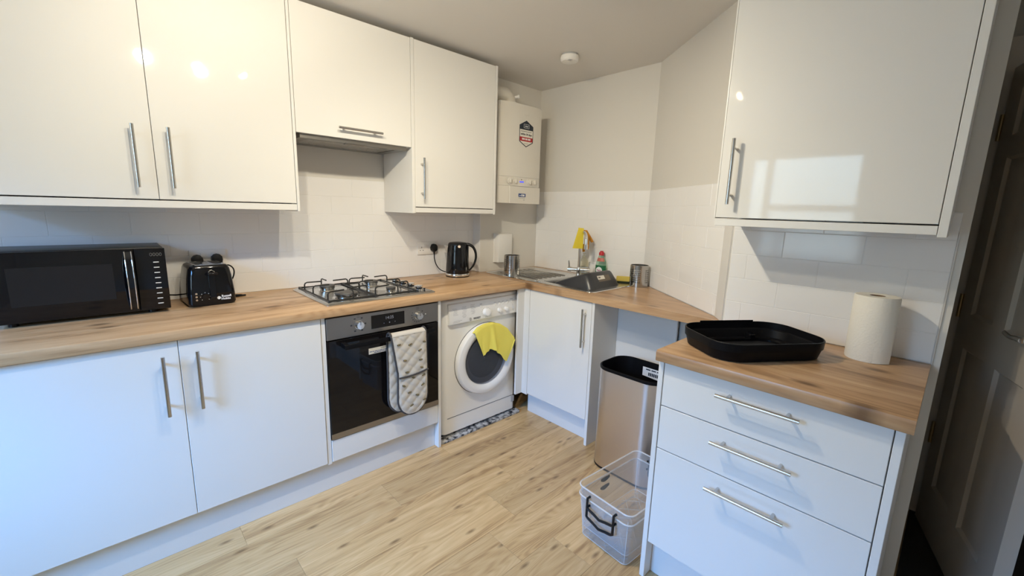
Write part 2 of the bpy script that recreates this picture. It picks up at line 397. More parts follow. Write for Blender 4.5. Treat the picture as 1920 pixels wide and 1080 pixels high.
part('window_sill', bmbox(WX - .06, WX + .05, WY0 - .04, WY1 + .04, WZ0 - .025, WZ0, bev=.004), M_TRIM, win)
# floor planks: 1.0 x 0.2 m
row_y0 = -.69; starts = {}
known = {0: .655, 1: .198, 2: 1.007, 3: .85}
for k in range(-4, 14):
    ya = row_y0 - .2 * k; yb = ya - .2
    if ya <= YF or yb >= .0: continue
    j = known.get(k, rnd.uniform(0, 1)); s = j - math.floor(j) - 3.0
    x = s
    while x < 3.42:
        xa, xb = max(x, -1.6), min(x + 1.0, 3.42)
        if xb - xa > .02:
            bm = bmbox(xa + .0003, xb - .0003, max(yb, YF) + .0003, min(ya, 0) - .0003, -.004, 0., bev=.0004)
            part('plank', bm, M_PLANK, floor)
        x += 1.0
# dark carpet of the passage, laid past the angled door
bm = bmesh.new(); prism(bm, [(1.80, -2.52), (HX, -2.52), (3.4, -2.52), (3.4, YF + .01), (2.1, YF + .01), (2.1, -2.9)], .0005, .008)
struct('passage_carpet', bm, M_CARPET)

# glazed wall tiles .2467 x .1013, each a piece of its own
TW, TH, GR = .247, .1009, .0019
def tiles(wall, p0, p1, z0, z1, phase, name='tile'):
    """tiles on the vertical plane from p0 to p1 (room on the right of the travel), face 6 mm proud of the wall, grout 1.2 mm lower"""
    p0, p1 = Vector(p0), Vector(p1); d = (p1 - p0); Ln = d.length; d.normalize(); n = Vector((d.y, -d.x))
    Mx = Matrix(((d.x, n.x, 0, p0.x), (d.y, n.y, 0, p0.y), (0, 0, 1, 0), (0, 0, 0, 1)))
    bm = bmbox(0, Ln, 0., .0026, z0, z1); xform(bm, Mx); part('grout', bm, M_GROUT, wall)
    ztop = 1.516; cache = {}
    for r in range(-1, 9):
        zb_ = ztop - TH * (r + 1); za = zb_ + TH
        lo, hi = max(zb_, z0), min(za, z1)
        if hi - lo < .012: continue
        off = (phase + (TW / 2 if r % 2 else 0)) % TW - TW; x = off
        while x < Ln:
            xa, xb = max(x, 0), min(x + TW, Ln)
            if xb - xa > .012:
                key = (round(xb - xa, 4), round(hi - lo, 4))
                if key not in cache:
                    bm = bmbox(GR / 2, key[0] - GR / 2, 0, .0036, GR / 2, key[1] - GR / 2, bev=.0009)
                    o = link_mesh(name, bm, M_TILE); cache[key] = o.data
                else:
                    o = bpy.data.objects.new(name, cache[key]); COL.objects.link(o)
                o.parent = wall; ROOT[o.name] = Matrix.Identity(4)
                o.matrix_local = Mx @ Matrix.Translation((xa, 0, lo))
            x += TW
tiles(wall_back, (-1.59, -.0005), (XP - .001, -.0005), ZT + .001, 1.516, 1.59 - .378)
tiles(wall_pier, (XP - .0005, 0), (XP - .0005, PIER), ZT + .001, 1.516, .1)
tiles(wall_right, (WALLX - .0005, PIER - .001), (WALLX - .0005, CD[1]), ZT + .001, 1.516, .14)
dd = (Vector(DE) - Vector(CD)).normalized(); nn = Vector((dd.y, -dd.x)) * .0005
tiles(wall_angled, (CD[0] + nn.x + dd.x * .004, CD[1] + nn.y + dd.y * .004), (DE[0] + nn.x - dd.x * .002, DE[1] + nn.y - dd.y * .002), ZT + .001, 1.516, .0)
tiles(wall_side, (1.7095, ES[1] - .004), (1.7095, -2.490), ZT + .001, 1.40, ES[1] - .004 + 2.146 - .247 - TW / 2)
bm = bmesh.new(); d2 = (Vector(ES) - Vector(DE)); n2 = Vector((d2.y, -d2.x)).normalized() * .006
loft(bm, [[(DE[0] + n2.x, DE[1] + n2.y, z), (ES[0] + n2.x, ES[1] + n2.y, z), (ES[0], ES[1], z), (DE[0], DE[1], z)] for z in (ZT + .001, 1.33)])
struct('trim_2', bm, M_TRIM)
bm = bmbox(1.7035, 1.7095, -2.4935, -2.4905, ZT, 1.34); struct('trim_3', bm, M_TRIM)

# ------------------------------------------------------------------ handles
def handle_mesh():
    bm = bmesh.new()
    cyl(bm, (0, -.034, -.1125), (0, -.034, .1125), .0062, n=16)
    for s in (-1, 1): cyl(bm, (0, 0, s * .08), (0, -.034, s * .08), .0048, n=12)
    bmesh.ops.recalc_face_normals(bm, faces=list(bm.faces))
    return bm
HM = []
def handle(parent, loc, axis='z', facing=0.):
    """bar handle: facing = rotation about z (0 faces -y, -90 deg faces -x); axis z upright, h lying"""
    if not HM:
        o = link_mesh('handle', handle_mesh(), M_HANDLE); HM.append(o.data)
    else:
        o = bpy.data.objects.new('handle', HM[0]); COL.objects.link(o)
    Mh = Matrix.Rotation(facing, 4, 'Z') @ (Matrix.Rotation(PI / 2, 4, 'Y') if axis == 'h' else Matrix.Identity(4))
    o.parent = parent; o.matrix_local = ROOT[parent.name].inverted() @ Matrix.Translation(loc) @ Mh
    o['label'] = 'brushed steel bar handle'
    return o
FX = -PI / 2     # faces -x

# ------------------------------------------------------------------ base units along the back wall
YD, YB = -.5945, -.5765; ZDB, ZDT = .160, .868; PLY = -.556
u = thing('base_cabinet', 'wide white two-door base cabinet left of the oven, under the microwave and toaster', 'cabinet', (-.065, -.30, 0))
bm = bmesh.new(); box(bm, -.575, -.557, YB, -.03, .15, .871); box(bm, .421, .4395, YB, -.03, .15, .871); box(bm, -.557, .421, YB, -.03, .15, .168); box(bm, -.557, .421, -.04, -.03, .168, .871); box(bm, -.557, .421, YB, YB + .08, .853, .871); box(bm, -.085, -.044, YB, YB + .016, .168, .853)  # last box: hidden stile added behind the seam so the gap looks lit
part('carcass', bm, M_MATT, u)
d = part('door', bmbox(-.5705, -.0658, YD, YB - .001, ZDB, ZDT, bev=.0012), M_DOOR, u); handle(d, (-.1135, YD, .711))
d = part('door', bmbox(-.0638, .4375, YD, YB - .001, ZDB, ZDT, bev=.0012), M_DOOR, u); handle(d, (-.014, YD, .712))
part('plinth', bmbox(-.575, 1.0555, PLY, PLY + .016, .001, .148), M_PLINTH, u)
# oven housing: filler strip, panels, drawer front, plinth
u = thing('oven_housing', 'white oven housing with a filler strip and a plain panel under the built-in oven', 'cabinet', (.76, -.30, 0))
bm = bmesh.new(); box(bm, .4405, .4585, YD + .003, -.03, .15, .871, bev=.001); part('side_panel', bm, M_MATT, u)
bm = bmesh.new(); box(bm, .4585, 1.0555, YB, -.03, .15, .20); part('carcass', bm, M_MATT, u)
part('bottom_panel', bmbox(.4605, 1.0550, YD, YB - .001, ZDB, .269, bev=.0012), M_DOOR, u)
part('end_panel', bmbox(1.0570, 1.0750, YD - .002, -.03, .001, .871, bev=.001), M_MATT, u)
# worktops
bm = bmesh.new(); RR = .004
prof = [(0.0, ZT), (-.6125 + .006, ZT), (-.6125 + .0018, ZT - .0018), (-.6125, ZT - .006), (-.6125, ZB + .004), (-.6105, ZB), (0.0, ZB)]
loft(bm, [[(x, y - .0005, z) for y, z in prof] for x in (-.60, 1.7115)])
solo('worktop', bm, M_WT_X, 'long oak-effect worktop under the microwave, toaster, gas hob and kettle', 'worktop')
SX0, SX1, SY0, SY1 = 1.770, 2.278, -1.092, -.135     # sink outline
bm = bmesh.new()
outer = [(1.7120, -.6125), (1.7120, -1.8285), (DE[0] - .006, DE[1] + .004), (CD[0] - .006, CD[1] + .004), (WALLX - .0045, PIER - .0045), (XP - .0045, PIER - .0045), (XP - .0045, -.0045), (1.7120, -.0045)]
prism(bm, outer, ZB, ZT, [[(1.825, -.625), (2.215, -.625), (2.215, -1.045), (1.825, -1.045)]])
solo('worktop', bm, M_WT_Y, 'oak-effect worktop around the steel sink, running into the angled wall', 'worktop')
bm = bmesh.new()
prof = [(1.7035, ZT), (1.1181 + .006, ZT), (1.1181 + .0018, ZT - .0018), (1.1181, ZT - .006), (1.1181, ZB + .004), (1.1201, ZB), (1.7035, ZB)]
loft(bm, [[(x, y, z) for x, z in prof] for y in (-1.8355, -2.491)])
solo('worktop', bm, M_WT_Y, 'short oak-effect worktop over the drawers, carrying the black lid and kitchen roll', 'worktop')

# sink base cabinet
XD = 1.7255
u = thing('sink_cabinet', 'white single-door base cabinet under the sink, beside the washing machine', 'cabinet', (1.9, -.9, 0))
bm = bmesh.new(); prism(bm, [(1.6700, -.5945), (XD, -.5945), (XD, -.6435), (XD + .018, -.6435), (XD + .018, -.5800), (1.6700, -.5800)], .150, .871); part('corner_post', bm, M_MATT, u)
bm = bmesh.new(); box(bm, XD + .020, XD + .036, -.660, -.644, .15, .871); box(bm, XD + .020, 2.30, -1.1290, -.644, .15, .168); part('carcass', bm, M_MATT, u)
d = part('door', bmbox(XD, XD + .018, -1.1275, -.6455, ZDB, ZDT, bev=.0012), M_DOOR, u); handle(d, (XD, -1.090, .7165), facing=FX)
part('plinth', bmbox(1.788, 1.804, -1.1285, -.60, .001, .148), M_PLINTH, u)
part('end_panel', bmbox(XD - .001, 1.968, -1.1480, -1.1300, .001, .871, bev=.001), M_MATT, u)
bm = bmbox(1.970, 1.984, -1.515, -1.1300, .001, .871); part('back_board', bm, M_MATT, u)

# drawer unit
XR = 1.1445; XRB = XR + .018
u = thing('drawer_unit', 'white three-drawer base unit standing beside the door under the short worktop', 'cabinet', (1.4, -2.157, 0))
part('end_panel', bmbox(XR - .0015, 1.700, -1.8555, -1.8375, .001, .871, bev=.001), M_MATT, u, label='tall white end panel facing the bin')
part('end_panel', bmbox(XR - .0015, 1.700, -2.4780, -2.4590, .001, .871, bev=.001), M_MATT, u)
bm = bmesh.new(); box(bm, XRB + .001, 1.70, -2.458, -1.8565, .15, .168); box(bm, 1.69, 1.70, -2.458, -1.8565, .168, .871); box(bm, XRB + .001, 1.69, -2.458, -2.442, .168, .871); box(bm, XRB + .001, 1.69, -1.8725, -1.8565, .168, .871)
part('carcass', bm, M_MATT, u)
for z0, z1, zh in ((.7095, ZDT, .8195), (.5475, .7060, .6605), (ZDB, .5440, .4985)):
    d = part('drawer', bmbox(XR, XRB, -2.4562, -1.8582, z0, z1, bev=.0012), M_DOOR, u); handle(d, (XR, -2.1565, zh), 'h', FX)
part('plinth', bmbox(XR + .05, XR + .066, -2.458, -1.8565, .001, .148), M_PLINTH, u)

# ------------------------------------------------------------------ wall cabinets
YC, YCB = -.3403, -.3223; ZW0, ZWT = 1.371, 2.247
u = thing('wall_cabinet', 'wide white two-door wall cabinet above the microwave and toaster', 'wall cabinet', (-.05, -.17, 1.34))
bm = bmesh.new(); box(bm, -.552, -.536, YCB, -.008, 1.350, ZWT); box(bm, .432, .4495, YCB, -.008, 1.350, ZWT); box(bm, -.536, .432, YCB, -.008, 2.229, ZWT); box(bm, -.536, .432, YCB, -.008, 1.371, 1.387); box(bm, -.536, .432, -.016, -.008, 1.387, 2.229); box(bm, -.068, -.027, YCB, YCB + .016, 1.387, 2.229)  # last box: unseen stile, added to brighten the gap between the doors
part('carcass', bm, M_MATT, u)
d = part('door', bmbox(-.545, -.0486, YC, YCB - .001, ZW0, ZWT, bev=.0012), M_DOOR, u); handle(d, (-.105, YC, 1.5255))
d = part('door', bmbox(-.0466, .4490, YC, YCB - .001, ZW0, ZWT, bev=.0012), M_DOOR, u); handle(d, (-.001, YC, 1.5265))
part('light_pelmet', bmbox(-.552, .4497, YC, -.008, 1.3390, 1.3665, bev=.001), M_MATT, u)
part('end_panel', bmbox(.4510, .4625, YC - .002, -.008, 1.3345, ZWT + .003, bev=.001), M_MATT, u)
u = thing('bridging_cabinet', 'short white lift-up wall cabinet over the cooker hood and hob', 'wall cabinet', (.76, -.17, 1.69))
bm = bmesh.new(); box(bm, .4645, .480, YCB, -.008, 1.6925, ZWT); box(bm, 1.042, 1.0572, YCB, -.008, 1.6925, ZWT); box(bm, .480, 1.042, YCB, -.008, 2.231, ZWT); box(bm, .480, 1.042, YCB, -.008, 1.700, 1.714); box(bm, .480, 1.042, -.016, -.008, 1.714, 2.231)
part('carcass', bm, M_MATT, u)
d = part('flap_door', bmbox(.4650, 1.0570, YC, YCB - .001, 1.6912, ZWT, bev=.0012), M_DOOR, u); handle(d, (.761, YC, 1.735), 'h')
u = thing('cooker_hood', 'grey slim integrated cooker hood under the lift-up cabinet', 'cooker hood', (.76, -.17, 1.665))
bm = bmesh.new(); prism(bm, [(.485, -.322), (1.036, -.322), (1.036, -.03), (.485, -.03)], 1.672, 1.699, [[(.53, -.285), (.99, -.285), (.99, -.07), (.53, -.07)]]); part('hood_frame', bm, M_OVENST, u)
part('grease_filter', bmbox(.5305, .7595, -.2845, -.0705, 1.676, 1.680), M_STEEL, u); part('grease_filter', bmbox(.7605, .9895, -.2845, -.0705, 1.676, 1.680), M_STEEL, u)
part('switch_strip', bmbox(.70, .80, -.318, -.292, 1.668, 1.672, bev=.001), M_OVENST, u)
u = thing('wall_cabinet', 'single white wall cabinet between the cooker hood and the boiler', 'wall cabinet', (1.37, -.17, 1.34))
bm = bmesh.new(); box(bm, 1.078, 1.094, YCB, -.008, 1.371, ZWT); box(bm, 1.645, 1.660, YCB, -.008, 1.371, ZWT); box(bm, 1.094, 1.645, YCB, -.008, 2.231, ZWT); box(bm, 1.094, 1.645, YCB, -.008, 1.371, 1.387); box(bm, 1.094, 1.645, -.016, -.008, 1.387, 2.231)
part('carcass', bm, M_MATT, u)
d = part('door', bmbox(1.0795, 1.6595, YC, YCB - .001, ZW0, ZWT, bev=.0012), M_DOOR, u); handle(d, (1.1185, YC, 1.528))
part('end_panel', bmbox(1.0595, 1.0772, YC - .002, -.008, 1.3345, ZWT + .003, bev=.001), M_MATT, u)
part('end_panel', bmbox(1.6615, 1.6775, YC - .002, -.008, 1.3345, ZWT + .003, bev=.001), M_MATT, u)
part('light_pelmet', bmbox(1.0785, 1.6600, YC, -.008, 1.3390, 1.3665, bev=.001), M_MATT, u)
XU = 1.440
u = thing('wall_cabinet', 'large single white wall cabinet over the short worktop, next to the door', 'wall cabinet', (1.57, -2.15, 1.33))
bm = bmesh.new(); box(bm, XU + .019, 1.700, -1.872, -1.856, 1.363, ZWT); box(bm, XU + .019, 1.700, -2.450, -2.434, 1.363, ZWT); box(bm, XU + .019, 1.70, -2.434, -1.872, 2.231, ZWT); box(bm, XU + .019, 1.70, -2.434, -1.872, 1.363, 1.379); box(bm, 1.69, 1.70, -2.434, -1.872, 1.379, 2.231)
part('carcass', bm, M_MATT, u)
d = part('door', bmbox(XU, XU + .018, -2.4485, -1.8560, 1.3630, ZWT, bev=.0012), M_DOOR, u); handle(d, (XU, -1.9035, 1.5225), facing=FX)
part('light_pelmet', bmbox(XU, 1.70, -2.4490, -1.8545, 1.3335, 1.3585, bev=.001), M_MATT, u)
part('end_panel', bmbox(XU - .002, 1.70, -2.4700, -2.4505, 1.3275, ZWT + .003, bev=.001), M_MATT, u)
part('end_panel', bmbox(XU + .002, 1.70, -1.8545, -1.8490, 1.3600, ZWT + .003, bev=.001), M_MATT, u)

# ------------------------------------------------------------------ oven
u = thing('built_in_oven', 'built-in electric oven with grey steel control panel and black glass door', 'oven', (.758, -.30, .27))
OX0, OX1 = .4606, 1.0556; OY = -.5985
part('body', bmbox(OX0 + .012, OX1 - .012, -.574, -.06, .285, .855), M_DARKIN, u)
p = part('control_panel', bmbox(OX0, OX1, OY, -.5750, .7615, .8640, bev=.0015), M_OVENST, u)
part('display', bmbox(.673, .851, OY - .0012, OY + .002, .7815, .8470), M_DARKG, p)
bm = bmesh.new(); text(bm, '14:25', .021, face_y(.768, OY - .0016, .826))
for dx in (-.03, 0, .03): cyl(bm, (.768 + dx, OY - .0012, .801), (.768 + dx, OY - .0018, .801), .003 if dx == 0 else .0018, n=12)
part('clock_digits', bm, M_LED, p)
def oven_knob(x, z):
    bm = bmesh.new(); cyl(bm, (x, OY, z), (x, OY - .006, z), .0215, .021, n=32); cyl(bm, (x, OY - .006, z), (x, OY - .028, z), .0195, .0175, n=32)
    k = part('knob', bm, M_CHROME, p)
    bm = bmbox(x - .0012, x + .0012, OY - .0288, OY - .0275, z + .002, z + .017); part('pointer', bm, M_DARKTX, k)
oven_knob(.609, .8155); oven_knob(.928, .8115)
bm = bmesh.new()
for cx, cz, n, a0, a1 in ((.609, .8155, 6, 30, 330), (.928, .8115, 9, -60, 200)):
    for k in range(n):
        a = R(90 + a0 + (a1 - a0) * k / (n - 1)) if n == 6 else R(150 + 22 * k)
        x, z = cx + .034 * math.cos(a), cz + .034 * math.sin(a); s = .0045 if n == 6 else .0028
        box(bm, x - s, x + s, OY - .0006, OY + .001, z - s * .8, z + s * .8)
    box(bm, cx - .007, cx + .007, OY - .0006, OY + .001, cz + .042, cz + .0435); box(bm, cx - .007, cx + .007, OY - .0006, OY + .001, cz + .034, cz + .0355)
for a in (35, 0):
    x, z = .928 + .034 * math.cos(R(a)), .8115 + .034 * math.sin(R(a)); box(bm, x - .003, x + .003, OY - .0006, OY + .001, z - .0025, z + .0025)
part('printed_symbols', bm, M_DARKTX, p, kind='stuff')
part('indicator_light', bmcyl((.976, OY + .001, .812), (.976, OY - .0012, .812), .0028, n=16), M_WHITETX, p)
d = part('door', bmbox(OX0, OX1, OY, -.5765, .2735, .7555, bev=.0015), M_DARKG, u)
part('bottom_trim', bmbox(OX0, OX1, OY - .0012, OY + .004, .2735, .3015), M_OVENST, d)
bm = bmesh.new(); HY = -.648; HZ = .7315
box(bm, .520, 1.000, HY - .008, HY + .006, HZ - .011, HZ + .011, bev=.004, seg=2)
for x in (.522, .978): box(bm, x, x + .022, HY, OY + .0005, HZ - .011, HZ + .011, bev=.002)
part('handle', bm, M_BLACKM, d, label='black bar handle')
lab = part('warning_label', bmbox(.655, .800, OY - .0008, OY, .6555, .6855), M_CREAM, d, label='white warning label')
bm = bmesh.new(); text(bm, 'CAUTION', .0105, face_y(.741, OY - .0010, .6790)); part('lettering', bm, M_DARKTX, lab)
bm = bmesh.new()
for z, a, b in ((.668, .660, .795), (.661, .682, .790)):
    x = a
    while x < b:
        wl = rnd.uniform(.005, .016); box(bm, x, min(x + wl, b), OY - .0011, OY - .0005, z - .0016, z + .0016); x += wl + .0025
part('small_print', bm, M_BLUE, lab, kind='stuff')

# double oven glove folded over the oven handle
u = thing('oven_glove', 'cream quilted double oven glove printed with bees, hung over the oven handle', 'oven glove', (.84, -.66, .31))
def lerp(t, pts):
    for (a, va), (b, vb) in zip(pts, pts[1:]):
        if t <= b: return va + (vb - va) * (t - a) / (b - a)
    return pts[-1][1]
def pad_edges(z, left, right, ztop, zbot, rad):
    l = lerp(ztop - z, left); r = lerp(ztop - z, right)
    h = z - zbot
    if h < rad:
        k = 1 - math.sqrt(max(0, 1 - ((rad - h) / rad) ** 2)); mid = (l + r) / 2; l = l + (mid - l) * k; r = r + (mid - r) * k
    return l, r
def pad(name, left, right, ztop, zbot, y0, y1, rad, thick, bees=None):
    def yy(z): return y0 + (y1 - y0) * (ztop - z) / (ztop - zbot)
    def f(sx, sv, face):
        v = sv; z = ztop - (ztop - zbot - .0005) * v
        l, r = pad_edges(z, left, right, ztop, zbot, rad); x = l + (r - l) * sx
        a = (x * .80 + z) / .052; b = (x * .95 - z) / .062
        q = abs(math.sin(PI * a)) * abs(math.sin(PI * b)); e = min(1, min(sx, 1 - sx) * 12, (1 - v) * 14)
        return (x, yy(z) - face * (thick * .5 + .0060 * q ** .38 * e), z)
    bm = bmesh.new()
    A = grid(bm, lambda s, v: f(s, v, 1), 36, 72); B = grid(bm, lambda s, v: f(s, v, -1), 12, 24)
    p = part(name, bm, M_QUILT, u)
    pts = []
    for k in range(0, 41):
        z = ztop - (ztop - zbot - .0004) * (1 - math.cos(PI / 2 * min(1, k / 40))) if False else ztop - (ztop - zbot - .0004) * math.sin(PI / 2 * k / 40)
        l, r = pad_edges(z, left, right, ztop, zbot, rad); pts.append((z, l, r))
    path = [(l, yy(z), z) for z, l, r in pts] + [(r, yy(z), z) for z, l, r in reversed(pts)]
    bm = bmesh.new(); tube(bm, path, .0062, 8); part('binding', bm, M_BIND, p)
    return p, yy
pF, yF = pad('front_mitt', [(0, .742), (.20, .773), (.43, .768)], [(0, .934), (.2, .9385), (.43, .937)], .742, .313, -.6655, -.668, .095, .010)
pB, yB = pad('back_mitt', [(0, .738), (.20, .738), (.45, .735)], [(0, .930), (.2, .915), (.45, .905)], .742, .322, -.628, -.630, .09, .008)
bm = bmesh.new()
def over(s, v):
    a = PI * v; x = .740 + (.934 - .740) * s; return (x, -.647 - .0235 * math.cos(a), .742 + .0155 * math.sin(a))
grid(bm, over, 12, 12); part('fold', bm, M_QUILT, u)
for xa in (.740, .934):
    bm = bmesh.new(); tube(bm, [(xa, -.647 - .0185 * math.cos(PI * k / 10), .742 + .0165 * math.sin(PI * k / 10)) for k in range(11)], .0060, 8); part('binding', bm, M_BIND, u)
bm = bmesh.new(); tube(bm, [(.774 + .164 * k / 12, -.6790, .527 - .012 * math.sin(PI * k / 12) * 0 + .012 * (k / 12) - .006 * math.sin(PI * k / 12)) for k in range(13)], .0048, 8); part('pocket_hem', bm, M_BIND, pF)
bees = [(.775, .700), (.838, .690), (.919, .690), (.807, .612), (.893, .650), (.898, .597), (.818, .548), (.902, .555), (.853, .510), (.912, .511), (.797, .480), (.906, .460), (.829, .437), (.873, .412), (.842, .362), (.918, .374)]
bd = bmesh.new(); by = bmesh.new()
for bx, bz in bees:
    ang = rnd.uniform(-.6, .6); ly = pad_edges(bz, [(0, .742), (.20, .773), (.43, .768)], [(0, .934), (.2, .9385), (.43, .937)], .742, .313, .095); qa = abs(math.sin(PI * (bx * .80 + bz) / .052)) * abs(math.sin(PI * (bx * .95 - bz) / .062)); rx = Matrix.Translation((bx, yF(bz) - (.005 + .0060 * qa ** .38) - .0004, bz)) @ Matrix.Rotation(ang, 4, 'Y')
    for dx, rr_ in ((-.0076, .0030), (0., .0042), (.0076, .0034)):
        t = bmesh.new(); bmesh.ops.create_uvsphere(t, u_segments=10, v_segments=6, radius=1.); xform(t, rx @ Matrix.Translation((dx, 0, 0)) @ Matrix.Diagonal((.0027, .0022, rr_ * 1.45, 1)))
        me = bpy.data.meshes.new('t'); t.to_mesh(me); t.free(); bd.from_mesh(me); bpy.data.meshes.remove(me)
    for dx, rr_ in ((-.0038, .0036), (.0038, .0040)):
        t = bmesh.new(); bmesh.ops.create_uvsphere(t, u_segments=10, v_segments=6, radius=1.); xform(t, rx @ Matrix.Translation((dx, 0, 0)) @ Matrix.Diagonal((.0023, .0020, rr_ * 1.45, 1)))
        me = bpy.data.meshes.new('t'); t.to_mesh(me); t.free(); by.from_mesh(me); bpy.data.meshes.remove(me)
part('printed_bees', bd, M_DARKTX, pF, kind='stuff'); part('printed_bees', by, M_BEEY, pF, kind='stuff')

# ------------------------------------------------------------------ gas hob
u = thing('gas_hob', 'stainless steel four-burner gas hob with black pan supports set in the worktop', 'hob', (.78, -.31, ZT))
HX0, HX1, HY0, HY1 = .482, 1.070, -.562, -.058; HZ_ = ZT + .0005
bm = bmesh.new()
loft(bm, [[(x, y, HZ_ + z) for x, y in rrect(HX0 + i, HX1 - i, HY0 + i, HY1 - i, .02 - i * .3, 4)] for i, z in ((0, 0), (0, .004), (.012, .011), (.022, .011), (.030, .0075))])
hob = part('hob_plate', bm, M_SINK, u)
def burner(x, y, r):
    bm = bmesh.new(); lathe(bm, [(r * 1.28, 0), (r * 1.22, .003), (r * .95, .004), (r * .95, .010), (r * 1.02, .011), (r * 1.02, .020), (r * .9, .021)], (x, y, HZ_ + .0075), 36)
    b = part('burner', bm, M_HANDLE, u)
    bm = bmesh.new(); lathe(bm, [(r * 1.04, .021), (r * 1.06, .024), (r * 1.0, .028), (r * .5, .030), (r * .05, .030)], (x, y, HZ_ + .0075), 36); part('burner_cap', bm, M_CAPS, b)
for b_ in ((.618, -.200, .037), (.622, -.440, .052), (.868, -.190, .037), (.862, -.440, .024)): burner(*b_)
def pan_support(xa, xb):
    bm = bmesh.new(); z0 = HZ_ + .014; zt_ = HZ_ + .054; r = .0036; yc = (HY0 + HY1) / 2
    ya, yb = HY0 + .045, HY1 - .035
    tube(bm, [(xa, ya, z0), (xb, ya, z0), (xb, yb, z0), (xa, yb, z0), (xa, ya, z0)], .0048, 8)
    for x, y in ((xa, ya), (xb, ya), (xb, yb), (xa, yb)): cyl(bm, (x, y, HZ_ + .009), (x, y, z0 + .005), .006, n=10)
    def finger(p, q):
        p, q = Vector(p), Vector(q); d = (q - p); l = d.length; d.normalize()
        tube(bm, [(p.x, p.y, z0), (p.x, p.y, zt_ - .012), (p.x + d.x * .004, p.y + d.y * .004, zt_ - .004), (p.x + d.x * .012, p.y + d.y * .012, zt_), (q.x, q.y, zt_)], r, 8)
    for by_ in (-.195, -.440):
        cx = (xa + xb) / 2
        finger((xa, by_ - .055 if by_ < -.3 else by_ + .02), (xa + .085, by_ - .035 if by_ < -.3 else by_ + .01)); finger((xb, by_ + .02), (xb - .085, by_ + .005))
        yo = ya if by_ < -.3 else yb; finger((cx, yo), (cx, by_ + (-.03 if by_ < -.3 else .03)))
    finger((xa, -.30), (xa + .08, -.300)); finger((xb, -.33), (xb - .08, -.330))
    return part('pan_support', bm, M_IRON, u)
pan_support(.512, .7395); pan_support(.7485, .976)
for i, (kx, ky) in enumerate(((1.018, -.200), (1.018, -.290), (1.018, -.378), (1.018, -.466))):
    bm = bmesh.new(); lathe(bm, [(.0225, 0), (.0225, .006), (.021, .007)], (kx, ky, HZ_ + .0075), 28); k = part('knob', bm, M_CHROME, u)
    bm = bmesh.new(); lathe(bm, [(.0195, .007), (.0185, .015), (.0185, .0155)], (kx, ky, HZ_ + .0075), 28); part('grip', bm, M_BLACKP, k)
    bm = bmesh.new(); lathe(bm, [(.0205, .0155), (.0205, .022), (.018, .0245), (.001, .025)], (kx, ky, HZ_ + .0075), 28); part('knob_cap', bm, M_CHROME, k)
bm = bmesh.new(); lathe(bm, [(.007, 0), (.007, .003), (.003, .004), (.003, .012), (.0055, .013), (.0055, .017), (.001, .018)], (1.018, -.522, HZ_ + .0075), 16); part('ignition_button', bm, M_BLACKP, u)

# ------------------------------------------------------------------ washing machine
u = thing('washing_machine', 'white front-loading washing machine under the corner of the worktop', 'washing machine', (1.42, -.28, .02))
WX0, WX1, WYF = 1.118, 1.712, -.548
bm = bmesh.new(); loft(bm, [[(x, y, z) for x, y in rrect(WX0, WX1, WYF, -.04, .03, 5)] for z in (.030, .838)])
part('cabinet', bm, M_APPL, u)
bm = bmesh.new(); loft(bm, [[(x, y, z) for x, y in rrect(WX0 - .001, WX1 + .001, WYF - .004 + i, -.035, .03, 5)] for i, z in ((0, .8385), (0, .845), (.006, .852))]); part('top_panel', bm, M_APPLP, u)
bm = bmesh.new()      # sloping control panel
pr = [(WYF + .002, .706), (WYF - .020, .712), (WYF - .022, .720), (WYF - .008, .826), (WYF + .002, .832)]
loft(bm, [[(x, y, z) for y, z in pr] for x in (1.152, 1.700)]); cp = part('control_panel', bm, M_APPLP, u)
def cpy(z): return WYF - .022 + .014 * (z - .720) / .106
TILT = Matrix.Rotation(math.atan2(.014, .106), 4, 'X')
def on_panel(x, z): return Matrix.Translation((x, cpy(z) - .0004, z)) @ Matrix.Rotation(-math.atan2(.014, .106), 4, 'X') @ Euler((PI / 2, 0, 0)).to_matrix().to_4x4()
def wm_knob(x, z, r, h):
    def b(t): lathe(t, [(r * 1.05, 0), (r, h * .3), (r * .93, h), (r * .7, h * 1.12), (.0005, h * 1.15)], (0, 0, 0), 28)
    bm = bmesh.new(); sub_bm(bm, b, on_panel(x, z)); return part('knob', bm, M_WHITETX if False else M_APPLP, cp)
wm_knob(1.424, .7505, .024, .022); wm_knob(1.530, .7480, .0145, .016); wm_knob(1.588, .7475, .0145, .016)
for x, z in ((1.388, .790), (1.500, .786), (1.535, .786), (1.568, .787), (1.602, .788), (1.640, .789)):
    def b(t): lathe(t, [(.0085, 0), (.0080, .002), (.0005, .0024)], (0, 0, 0), 18)
    bm = bmesh.new(); sub_bm(bm, b, on_panel(x, z)); part('button', bm, M_APPL, cp)
bm = bmesh.new()
def mark(x, z, w_, h_):
    def b(t): box(t, -w_ / 2, w_ / 2, -h_ / 2, h_ / 2, 0, .0006)
    sub_bm(bm, b, on_panel(x, z))
for k in range(16):
    a = 2 * PI * k / 16 + .2; mark(1.424 + .033 * math.cos(a), .7505 + .030 * math.sin(a), .0022, .0040)
for cx, rows in ((1.195, (.800, .792, .785, .778, .771, .764)), (1.262, (.805, .797, .790, .783, .774, .766, .759, .752, .745)), (1.325, (.808, .800, .793, .786, .777, .769, .762, .755))):
    for i, z in enumerate(rows): mark(cx + rnd.uniform(-.004, .004), z, rnd.uniform(.018, .036), .0013)
for x in (1.500, 1.535, 1.568, 1.602): mark(x, .800, .016, .0013)
mark(1.640, .804, .026, .0030); mark(1.388, .804, .018, .0030)
for k in range(6): mark(1.650, .772 - .008 * k, .010 if k < 5 else .006, .0014 if k < 5 else .004)
mark(1.20, .722, .05, .0016); mark(1.21, .729, .06, .0012)
